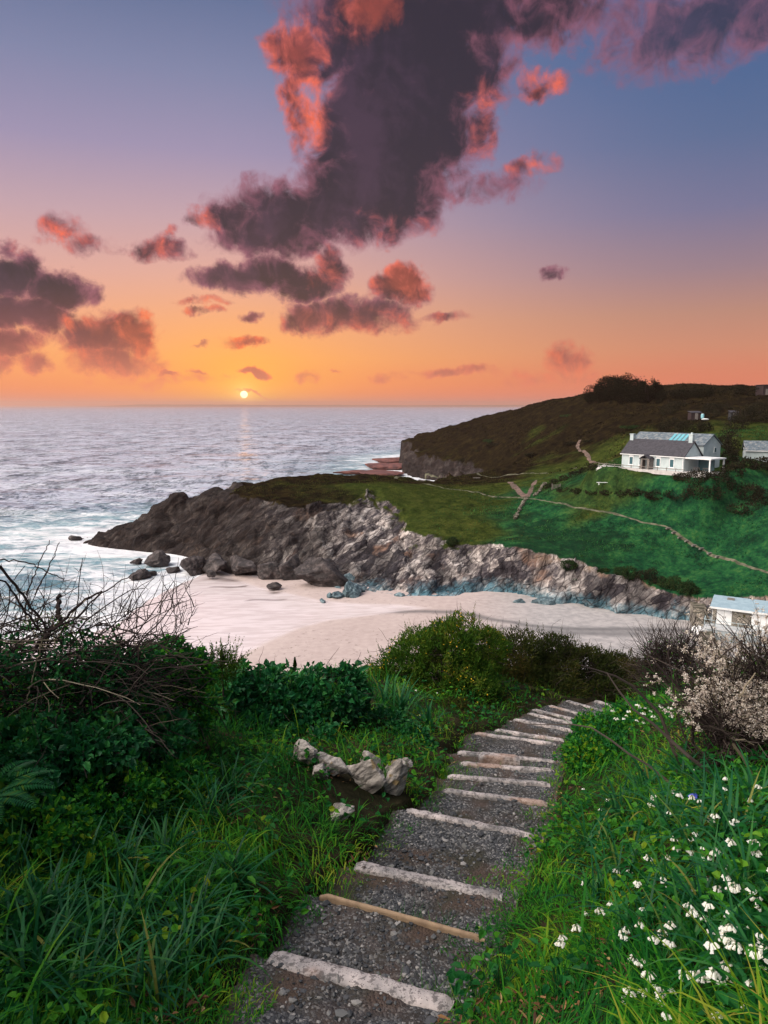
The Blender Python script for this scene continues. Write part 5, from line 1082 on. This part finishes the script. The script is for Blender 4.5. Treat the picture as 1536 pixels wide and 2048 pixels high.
# bramble thicket on the left
br = [lump(40,1330,5.5,120,95,.6),lump(150,1330,5.6,110,85,.6),lump(240,1345,5.8,80,70,.5),lump(-90,1330,5.4,110,120,.6),lump(90,1420,5.3,150,80,.5),lump(230,1420,5.6,90,60,.45)]
t = thing('bramble_thicket', base_of(br), 'tangled bramble thicket of grey stems with bare shoots against the sea', 'thicket')
P2, d2 = in_lumps(br, 1000, .3); fl = rng.normal(size=P2.shape)*[1, .6, .35]+[.1, 0, .05]
tp = twig_paths(P2, fl, rng.uniform(.35, 1.0, len(P2)), 8, .17, .05); part('tangle', *tubes(tp, .0042*np.linspace(1, .4, 8)[None]*rng.uniform(.45, 1.9, (len(P2), 1)), 4), TWG, t)
P2, d2 = in_lumps(br, 230, .75); fl = rng.normal(size=P2.shape)*[1, .6, .45]
tp = twig_paths(P2, fl, rng.uniform(.25, .8, len(P2)), 7, .14, .06); part('dry_stems', *tubes(tp, .005*np.linspace(1, .4, 7)[None]*rng.uniform(.45, 1.7, (len(P2), 1)), 4), STR, t)
P3, d3 = in_lumps(br, 12000, .72); k = gapcut(P3, 2.2, -.08, 151); P3 = P3[k]; V, Fs = leaves(P3, rng.normal(size=P3.shape), rng.uniform(.025, .055, len(P3)), rng.uniform(.02, .036, len(P3))); part('foliage', V, Fs, IVY, t)
P3, d3 = in_lumps(br, 8000, .8); k = gapcut(P3, 2.6, .1, 152); P3 = P3[k]; V, Fs = leaves(P3, rng.normal(size=P3.shape), rng.uniform(.02, .045, len(P3)), rng.uniform(.016, .03, len(P3))); part('new_leaves', V, Fs, LFm, t)
tops = np.array([at(u, v, 5.4+rng.uniform(-.4, .5)) for u, v in zip(rng.uniform(-60, 390, 120), 1215+rng.uniform(-5, 90, 120))]); 
sh_ = twig_paths(tops, np.stack([rng.normal(.25, .5, 120), rng.normal(0, .2, 120), np.ones(120)], 1), rng.uniform(.16, .46, 120)*np.interp(tops[:, 0], [-2.6, -1.7, -1.3], [1.25, 1., .55]), 8, .13); part('bare_shoots', *tubes(sh_, .0042*np.linspace(1, .25, 8)[None]*rng.uniform(.5, 1.3, (120, 1)), 4), TWG, t)
sd_ = sh_[:, 3:7].reshape(-1, 3); k = rng.choice(len(sd_), 260); sd_ = sd_[k]; part('shoots', *tubes(twig_paths(sd_, rng.normal(size=(260, 3))*[1, .5, .5]+[0, 0, .7], rng.uniform(.05, .2, 260), 5, .15), .0022*np.linspace(1, .3, 5)[None]*np.ones((260, 1)), 3), TWG, t)
for i, (pts, r0, r1, lab) in enumerate([([(-30,1150),(8,1160),(45,1215),(80,1260)],.007,.010,'forked dark branch at the left edge above the bramble thicket'),([(60,1300),(100,1265),(150,1215),(205,1183)],.017,.008,'thick dead branch slanting up to the right above the brambles'),([(118,1240),(117,1215),(118,1188)],.019,.016,'short upright dead stump with a cut top in the brambles'),([(0,1120),(50,1122),(90,1140),(128,1158)],.006,.004,'thin bare branch arching over the surf at the left edge'),([(0,1132),(38,1180),(70,1222),(98,1262)],.012,.009,'dark branch falling to the right from the left edge'),([(90,1262),(150,1240),(185,1200),(228,1170),(262,1150)],.009,.004,'slender branch rising to a forked tip over the beach'),([(52,1190),(70,1150),(86,1110),(99,1080)],.006,.003,'tallest thin shoot of the brambles'),([(70,1190),(85,1160),(105,1120),(119,1085)],.006,.003,'second tall thin shoot leaning right beside the tallest'),([(272,1390),(276,1300),(273,1240),(271,1182)],.004,.003,'straight thin upright stalk in front of the wet sand'),([(55,1400),(70,1340),(85,1275)],.005,.005,'long pale stalk slanting through the brambles'),([(0,1412),(60,1402),(110,1408),(152,1422)],.009,.007,'pale curved dead stem across the front of the brambles')]):
    Yb = 5.0 if i >= 9 else 5.35; cp = np.array([at(u, v, Yb+.08*j) for j, (u, v) in enumerate(pts)]); tt_ = np.linspace(0, len(cp)-1, 16); pth = np.stack([np.interp(tt_, range(len(cp)), cp[:, j]) for j in range(3)], 1)
    for _ in range(2): pth[1:-1] = (pth[:-2]+2*pth[1:-1]+pth[2:])/4
    pth[1:-1] += rng.normal(size=(14, 3))*.006
    solo('dead_branch', *tubes(pth[None], np.linspace(r0, r1, 16)[None], 6), STR if i >= 9 else TWG, lab, 'branch', 'bare branches of the brambles')
# fern at the left edge
c = at(-50, 1590, 4.0); c[2] = float(zg(c[:1], c[1:2])[0])+.15; t = thing('fern', c, 'fern with drooping fronds at the left edge of the slope', 'fern')
for a in np.linspace(-1.3, 1.2, 6):
    s_ = np.linspace(0, 1, 30); L_f = .45; px = c+np.stack([np.cos(a)*s_*L_f, np.sin(a)*s_*L_f-.0*s_, (.55*s_*(1-.75*s_)+.12)*.8], 1); tg = np.gradient(px, axis=0); sdv = unit(np.cross(tg, [0, 0, 1.]))
    ll = .085*np.sin(np.pi*np.clip(s_*.92+.08, 0, 1))**.7+.008
    A_ = leaves(px, sdv+unit(tg)*.45, ll, .013, np.tile([0, 0, 1.], (30, 1))); B_ = leaves(px, -sdv+unit(tg)*.45, ll, .013, np.tile([0, 0, 1.], (30, 1))); part('frond', *join(A_, B_), IVY, t)
# strap-leaved clumps
def clump(c, n, h_, w_, label, group, mat=G2, lean=.4):
    t = thing('strap_leaf_plant', c, label, 'plant', group); m_ = n
    p = c+np.stack([rng.normal(size=m_)*.05, rng.normal(size=m_)*.05, np.zeros(m_)-.02], 1)
    part('leaves', *blades(p, h_*rng.uniform(.6, 1.15, m_), w_*rng.uniform(.7, 1.2, m_), rng.uniform(0, 6.28, m_), np.abs(rng.normal(.15, .22, m_)), np.abs(rng.normal(lean*2.4, .5, m_)), 6), mat, t)
    return t
CL = [(800,1440,9.6,46,.62,.030,'tall upright strap leaved clump below the gorse mound'),(855,1470,9.2,36,.5,.026,'arching strap leaved clump at the path side of the tall clump'),(770,1400,10.2,30,.55,.026,'strap leaved clump behind the tall clump at the gorse foot')]
for (u, v, Yc, n_, h_, w_, lab) in CL:
    c = at(u, v, Yc); c[2] = max(float(zg(c[:1], c[1:2])[0]), c[2]-.3); clump(c, n_, h_, w_, lab, 'strap leaved plants near the gorse')
for i, (u, v) in enumerate([(1300,1600),(1370,1570),(1420,1620),(1340,1660),(1250,1640),(1460,1690),(1500,1640),(1400,1720)]):
    clump(hit_near(u, v), 34, .50, .017, 'arching strap leaved clump in front of the blossoming bush', 'strap leaved plants by the blossoming bush', lean=.6)
for i, (u, v) in enumerate([(60,1700),(180,1640),(240,1760),(120,1850),(330,1720),(200,1950),(60,1990),(380,1860),(300,1600),(430,1650),(90,1580),(460,1780),(30,1800),(150,1760),(270,1850),(350,1960),(100,1930),(280,1660),(380,1640),(420,1920),(250,1560),(40,1890),(340,1560),(460,1590),(150,2030),(300,2020)]):
    clump(hit_near(u, v), 38, .46, .015, 'dark strap leaved clump in the grass of the left bank', 'strap leaved plants on the left bank', lean=.55)
for i, (u, v) in enumerate([(1180,1700),(1250,1760),(1330,1800),(1420,1830),(1500,1800),(1460,1920),(1370,1930),(1520,1980),(1280,1880),(1200,1800)]):
    clump(hit_near(u, v), 30, .42, .013, 'green strap leaved clump in the grass of the right bank', 'strap leaved plants on the right bank', lean=.6)
# broad-leaved plants among the grass
def leafy_plant(c, n, L, label, group):
    t = thing('broadleaf_plant', c, label, 'plant', group); a = rng.uniform(0, 6.28, n); r_ = rng.uniform(.02, .14, n)
    p = c+np.stack([np.cos(a)*r_, np.sin(a)*r_, .06+rng.uniform(0, .16, n)], 1)
    part('leaves', *leaves(p, np.stack([np.cos(a), np.sin(a), rng.normal(.05, .3, n)], 1), L*rng.uniform(.7, 1.2, n), L*.62*rng.uniform(.8, 1.1, n), unit(np.stack([np.cos(a)*.3, np.sin(a)*.3, 1+0*a], 1))), LFm, t)
    part('stems', *tubes(np.stack([np.repeat(c[None], n, 0)-[0, 0, .02], (p+c)/2, p], 1), np.full((n, 3), .0022), 3), G2, t)
for (u, v, lab) in [(320,1770,'broad leaved plant in the dark grass, the left one of a pair'),(470,1790,'broad leaved plant in the dark grass near the thin tan board'),(180,1930,'broad leaved plant low in the darkest corner of the grass'),(520,1690,'broad leaved plant above the thin tan board')]: leafy_plant(hit_near(u, v), 26, .075, lab, 'broad leaved plants on the left bank')
for (u, v, lab) in [(1000,1985,'broad leaved plant at the right end of the nearest kerb'),(1120,2000,'broad leaved plant between the nearest kerb and the white flowers'),(1190,1950,'broad leaved plant in the dry grass of the right bank'),(1130,1640,'broad leaved plant beside the long kerb'),(830,1600,'leafy plant growing against the hollow rock')]: leafy_plant(hit_near(u, v), 24, .06, lab, 'broad leaved plants on the right bank')

# ---------------------------------------------------------------- white three-cornered leek flowers
def flower_proto(k, lean):
    h_ = .26; z_ = np.linspace(0, 1, 7); st = np.stack([lean*z_**2*.10, 0*z_, h_*z_], 1)
    stem = tubes(st[None], np.linspace(.0026, .0018, 7)[None], 4); top = st[-1]; B_ = []
    Pk = []
    for j in range(k):
        a = j*6.28/k+rng.uniform(-.4, .4); r_ = rng.uniform(.006, .02); o_ = top+np.array([math.cos(a)*r_, math.sin(a)*r_, rng.uniform(-.012, .004)])
        ax = unit(np.array([math.cos(a)*.55, math.sin(a)*.55, -1.])); Pk.append([top, (top+o_)/2+[0, 0, .006], o_])
        s1 = unit(np.cross(ax, [0, 1, .1])); s2 = np.cross(ax, s1); an = np.arange(6)/6*6.28
        rows = [(0, .0018), (.006, .0052), (.014, .0068), (.024, .0088)]
        V = np.concatenate([o_+ax*l+(np.cos(an)[:, None]*s1+np.sin(an)[:, None]*s2)*(rr_ * (1+.25*(i == 3)*np.cos(an*3)[:, None]) if i == 3 else rr_) for i, (l, rr_) in enumerate(rows)])
        i_ = np.arange(24).reshape(4, 6); jx = np.roll(i_, -1, 1); B_.append((V, np.stack([i_[:-1], jx[:-1], jx[1:], i_[1:]], -1).reshape(-1, 4)))
    ped = tubes(np.array(Pk), np.full((k, 3), .0009), 3)
    return me('stem', *join(stem, ped), G2), me('blossom', *join(*B_), WHT)
protos = [flower_proto(k, s) for k, s in ((7, 1), (9, -1), (11, .4), (6, -.6), (10, 1.4))]
def flower(u, v, label, group, sc=1., lift=.0):
    c = hit_near(u, v); k = int(rng.integers(5)); s_ = sc*rng.uniform(.52, .84)
    c = c+np.array([0, 0, 0]); o = thing('wild_flower', c, label, 'flower', group); o.rotation_euler = (rng.normal()*.12, rng.normal()*.12, rng.uniform(0, 6.28)); o.scale = (s_, s_, s_)
    for nme, m_ in zip(('stem', 'blossom'), protos[k]): obj(nme, m_, o)
def drop(u, v): return v+112*(v-811)/1236*.9      # the foot of a stem whose head shows at (u, v)
FR = [(1470,1775),(1490,1785),(1500,1762),(1440,1835),(1370,1800),(1395,1812),(1430,1850),(1500,1850),(1520,1848),(1530,1875),(1395,1855),(1410,1900),(1340,1895),(1465,1900),(1400,1950),(1420,1965),(1475,1950),(1490,1922),(1510,2005),(1440,2020),(1400,1990),(1500,2030),(1330,1905),(1340,2020),(1525,1950),(1455,1880),(1480,1840),(1350,1840),
 (1310,1580),(1330,1570),(1380,1582),(1400,1590),(1430,1660),(1450,1620),(1395,1620),(1420,1685),(1330,1600),(1340,1690),(1490,1690),(1515,1640),(1300,1690),(1220,1650),(1210,1780),(1310,1745),(1165,1885),(1265,1880),(1390,1745),(1320,1930),(1370,1760),(1445,1715),(1505,1560),(1380,1520),(1500,1700),(1460,1770),(1525,1735),(1410,1780),(1475,1865),(1445,1935),(1360,1960),(1520,1905),(1300,1850),(1385,1890)]
for (u, v) in FR: flower(u, min(drop(u, v), 2150), 'white drooping bell flower in the grass of the right bank', 'white bell flowers on the right bank')
fr_ = np.random.default_rng(5)
for _ in range(60):
    u = fr_.uniform(1130, 1535); v = fr_.uniform(1560, 1990)
    if u > 1130+(v-1560)*.1: flower(u, drop(u, v), 'white drooping bell flower in the grass of the right bank', 'white bell flowers on the right bank')
FL = [(158,1472),(182,1508),(230,1512),(288,1476),(160,1545),(215,1545),(225,1560),(355,1500),(305,1405),(390,1415),(350,1335),(122,1540),(255,1575),(360,1510),(195,1420)]
for (u, v) in FL: flower(u, drop(u, v), 'white drooping bell flower on the dark left bank', 'white bell flowers on the left bank')
for j in range(26): flower(1225+rng.uniform(0, 110), 1450+rng.uniform(-14, 22), 'tiny white flower on the leafy mound at the bend', 'white flowers on the leafy mound', 1.2)
for (u, v) in [(1180,1548),(1190,1590),(1205,1572),(880,1360),(840,1355),(835,1400)]: flower(u, drop(u, v), 'lone white flower beside the path treads', 'scattered white flowers by the path')
c = hit_near(1352, 1660); o = thing('bluebell', c, 'single blue flower among the white ones on the right bank', 'flower'); obj('stem', protos[0][0], o); mb_ = protos[0][1].copy(); mb_.materials.clear(); mb_.materials.append(plain('blue petal', (.06, .08, .5), None, 9.)); obj('blossom', mb_, o)
# ---------------------------------------------------------------- trees and scrub round the house and on the hill
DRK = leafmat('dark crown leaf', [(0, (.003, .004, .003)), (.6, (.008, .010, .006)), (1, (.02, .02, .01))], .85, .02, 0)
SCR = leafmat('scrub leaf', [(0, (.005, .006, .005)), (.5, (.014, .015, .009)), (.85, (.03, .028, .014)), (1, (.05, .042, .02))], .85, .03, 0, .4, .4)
GSC = leafmat('green scrub leaf', [(0, (.006, .018, .008)), (.5, (.015, .04, .014)), (1, (.05, .07, .022))], .8, .06, .2, .4, .5)
def far_lumps(spec):              # (u, v base, width px, height px)
    out_ = []
    for u, v, w, h_ in spec:
        c = hit(u, v); s = math.hypot(*c[:2])/F; out_.append((c+[0, w*s*.3, h_*s*.42], np.array([w*s*.5, w*s*.42, h_*s*.62])))
    return out_
def far_bush(name, label, cat, spec, n, leaf, mat, group=None, twig=0, trunk=0):
    lumps = far_lumps(spec); c = np.mean([l[0] for l in lumps], 0); c[2] = land_z([c[0]], [c[1]])[0]
    t = thing(name, c, label, cat, group)
    P_, dd = in_lumps(lumps, n, .6); k = gapcut(P_, 1.4/lumps[0][1][0], -.45, 161); P_, dd = P_[k], dd[k]
    part('crown' if trunk else 'foliage', *leaves(P_, dd*.5+rng.normal(size=P_.shape)*.7, leaf*np.exp(rng.normal(0, .3, len(P_))), leaf*.7, unit(dd+rng.normal(size=P_.shape)*.5)), mat, t)
    if twig:
        P2, d2 = in_lumps(lumps, twig, .3); H_ = max(l[1][2] for l in lumps)
        part('twigs', *tubes(twig_paths(P2, d2*.5+[0, 0, 1]+rng.normal(size=d2.shape)*.3, H_*rng.uniform(.4, .9, len(P2)), 5, .2), .03*np.linspace(1, .3, 5)[None]*np.ones((len(P2), 1)), 3), TWG, t)
    if trunk:
        b_ = np.array([[c[0]+rng.normal()*.6, c[1], c[2]-.3] for _ in range(trunk)]); hh_ = lumps[0][1][2]*1.3
        part('trunk', *tubes(twig_paths(b_, np.tile([0, 0, 1.], (trunk, 1))+rng.normal(size=(trunk, 3))*.35, hh_, 6, .15), .22*np.linspace(1, .25, 6)[None]*np.ones((trunk, 1)), 6), TWG, t)
    return t
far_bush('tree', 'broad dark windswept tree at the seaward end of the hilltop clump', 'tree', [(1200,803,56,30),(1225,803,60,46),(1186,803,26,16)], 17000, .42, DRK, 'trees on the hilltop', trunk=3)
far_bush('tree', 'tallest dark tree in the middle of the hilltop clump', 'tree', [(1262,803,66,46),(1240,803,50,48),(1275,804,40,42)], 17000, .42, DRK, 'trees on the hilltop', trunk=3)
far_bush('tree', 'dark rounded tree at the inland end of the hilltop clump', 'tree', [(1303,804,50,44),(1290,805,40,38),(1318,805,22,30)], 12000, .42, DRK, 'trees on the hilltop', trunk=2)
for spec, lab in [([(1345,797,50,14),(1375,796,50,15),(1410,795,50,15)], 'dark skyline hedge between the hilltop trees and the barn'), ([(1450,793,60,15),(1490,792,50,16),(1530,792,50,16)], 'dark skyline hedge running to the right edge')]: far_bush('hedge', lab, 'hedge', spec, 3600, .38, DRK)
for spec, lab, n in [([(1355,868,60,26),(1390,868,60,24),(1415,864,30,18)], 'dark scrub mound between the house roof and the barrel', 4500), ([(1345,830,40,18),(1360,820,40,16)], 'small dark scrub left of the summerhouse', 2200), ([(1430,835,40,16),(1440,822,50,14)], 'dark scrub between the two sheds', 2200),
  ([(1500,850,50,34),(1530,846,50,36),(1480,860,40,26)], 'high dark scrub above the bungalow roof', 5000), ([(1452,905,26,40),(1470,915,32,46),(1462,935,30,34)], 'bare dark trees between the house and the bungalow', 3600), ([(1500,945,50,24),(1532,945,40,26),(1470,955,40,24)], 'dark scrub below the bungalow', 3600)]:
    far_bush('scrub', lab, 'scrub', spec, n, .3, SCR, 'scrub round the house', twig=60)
for spec, lab, n in [([(1400,968,60,20),(1440,975,60,26),(1370,962,40,12)], 'brown thicket just below the white veranda', 4000), ([(1420,1000,70,24),(1470,1000,70,28),(1370,1000,60,18)], 'middle brown thicket on the slope below the house', 5000), ([(1510,1005,60,30),(1540,1015,50,30),(1500,1030,60,20)], 'brown thicket at the right edge below the bungalow', 4500), ([(1320,1000,50,14),(1280,993,50,12)], 'low brown scrub right of the lawn bench', 2500)]:
    far_bush('thicket', lab, 'thicket', spec, n, .26, SCR, 'thickets below the house', twig=90)
far_bush('hedge', 'low dark hedge along the foot of the lawn below the long bench', 'hedge', [(1130,985,30,9),(1160,988,34,9),(1190,989,34,9),(1220,991,34,9),(1250,994,34,10)], 3200, .24, SCR)
far_bush('hedge', 'dark hedge bank climbing from the gate to the house terrace', 'hedge', [(1098,978,18,10),(1112,970,22,11),(1130,963,24,12),(1150,955,24,12),(1170,947,24,11),(1188,940,22,10)], 3600, .22, SCR)
for spec, lab, m_ in [([(1245,1152,30,14),(1262,1158,26,22),(1270,1160,20,12)], 'dark green bush on the cliff edge left of the earthy gap', GSC), ([(1290,1162,34,18),(1308,1166,30,26),(1322,1168,24,14)], 'rounded grey green bush on the cliff edge above the earth bank', SCR), ([(1338,1176,36,16),(1352,1180,30,24),(1368,1186,24,16)], 'green bush on the cliff edge nearest the sea wall but one', GSC), ([(1380,1190,30,20),(1390,1194,24,12)], 'dark bush at the top of the sea wall', GSC), ([(1140,1138,34,14)], 'small bush hanging on the rim of the tan earth', GSC), ([(905,1090,26,12)], 'tuft of scrub on the cliff rim below the olive turf', GSC), ([(1210,1150,26,10)], 'low tuft on the cliff rim between the two earth patches', GSC)]:
    far_bush('cliff_bush', lab, 'bush', spec, 2200, .2, m_, 'bushes along the cliff edge')
for i in range(9):
    u = rng.uniform(930, 1330); v = rng.uniform(np.interp(u, [930, 1180, 1330], [862, 815, 822]), np.interp(u, [930, 1100, 1330], [905, 915, 860]))
    far_bush('heath_clump', 'dark heath clump among many on the far brown hillside', 'bush', [(u, v, rng.uniform(24, 70), rng.uniform(2.5, 5))], 1500, .34, SCR if i % 3 else GSC, 'heath clumps on the far hillside')

# coarse tufts over the pasture and the heath: nobody could count them
P_GR = leafmat('pasture tuft', [(0, (.003, .018, .009)), (.5, (.013, .068, .022)), (.85, (.036, .125, .032)), (1, (.10, .15, .045))], .8, .03, .2, .45, .12)
P_OL = leafmat('olive tuft', [(0, (.008, .012, .004)), (.5, (.03, .042, .009)), (.85, (.07, .075, .014)), (1, (.13, .10, .025))], .8, .03, .2, .45, .12)
P_HE = leafmat('heath tuft', [(0, (.003, .003, .002)), (.5, (.010, .009, .005)), (.85, (.03, .022, .008)), (1, (.05, .042, .012))], .85, .02, 0, .45, .08)
def tufts(name, label, n, box_, cond, h_, w_, mat):
    x = rng.uniform(box_[0], box_[1], n); y = rng.uniform(box_[2], box_[3], n); uu = 768+F*x/y
    k = inside(x, y, TOP) & cond(x, y, uu); x, y = x[k], y[k]
    for o, f_, g_, s0, s1, w0_, w1_, zp in PADS:
        s_ = (x-o[0])*f_[0]+(y-o[1])*f_[1]; w2 = (x-o[0])*g_[0]+(y-o[1])*g_[1]; k = ~((s_ > s0+.3) & (s_ < s1) & (w2 > w0_+.2) & (w2 < w1_)); x, y = x[k], y[k]
    z = surf(x, y); k = z > 3; p = np.stack([x, y, z-.05], 1)[k]; m_ = len(p)
    V, Fs = blades(p, h_*np.exp(rng.normal(0, .35, m_)), w_*np.exp(rng.normal(0, .3, m_)), rng.uniform(0, 6.28, m_), np.abs(rng.normal(.2, .35, m_)), np.abs(rng.normal(.9, .4, m_)), 3)
    tag(obj(name, me(name, V, Fs, mat)), kind='stuff', label=label)
near_path = np.array([hit(u, v)[:2] for u, v in [(1057,1003),(1110,1010),(1180,1021),(1260,1036),(1310,1046),(1336,1053),(1372,1076),(1400,1092),(1440,1110),(1490,1129),(1536,1146)]])
off = lambda x, y: seg_dist(x, y, near_path, False) > .7
tufts('pasture_grass', 'rough green grass of the pasture below the house', 90000, (8, 110, 104, 185), lambda x, y, u: off(x, y) & (u > 960+rng.normal(0, 60, len(x))) & (fbm(x*.12, y*.12, o=3, seed=171) > -.15), .30, .10, P_GR)
tufts('headland_grass', 'rough olive turf on the near headland', 60000, (-48, 40, 130, 260), lambda x, y, u: (u < 1040+rng.normal(0, 60, len(x))) & (fbm(x*.12, y*.12, o=3, seed=172) > -.2), .26, .10, P_OL)
tufts('heather', 'dark heath covering the far hill', 90000, (0, 170, 195, 480), lambda x, y, u: (y > 215-.2*x) & (ztop(x, y)+4*fbm(x*.03, y*.03, o=3, seed=174) > 17) & (fbm(x*.05, y*.05, o=3, seed=173) > .0), .42, .22, P_HE)
# ---------------------------------------------------------------- the air
m, nt, out = newmat('sea haze')
pv = nt.nodes.new('ShaderNodeVolumePrincipled'); pv.inputs['Color'].default_value = (1., .62, .5, 1); pv.inputs['Density'].default_value = 1.7/21000; pv.inputs['Anisotropy'].default_value = .3
nt.links.new(pv.outputs[0], out.inputs['Volume'])
V, Fs = box((0, 12500, 65), (44000, 26000, 160)); 
tag(obj('haze', me('haze', V, Fs, m)), kind='stuff', label='thin warm haze over the sea')
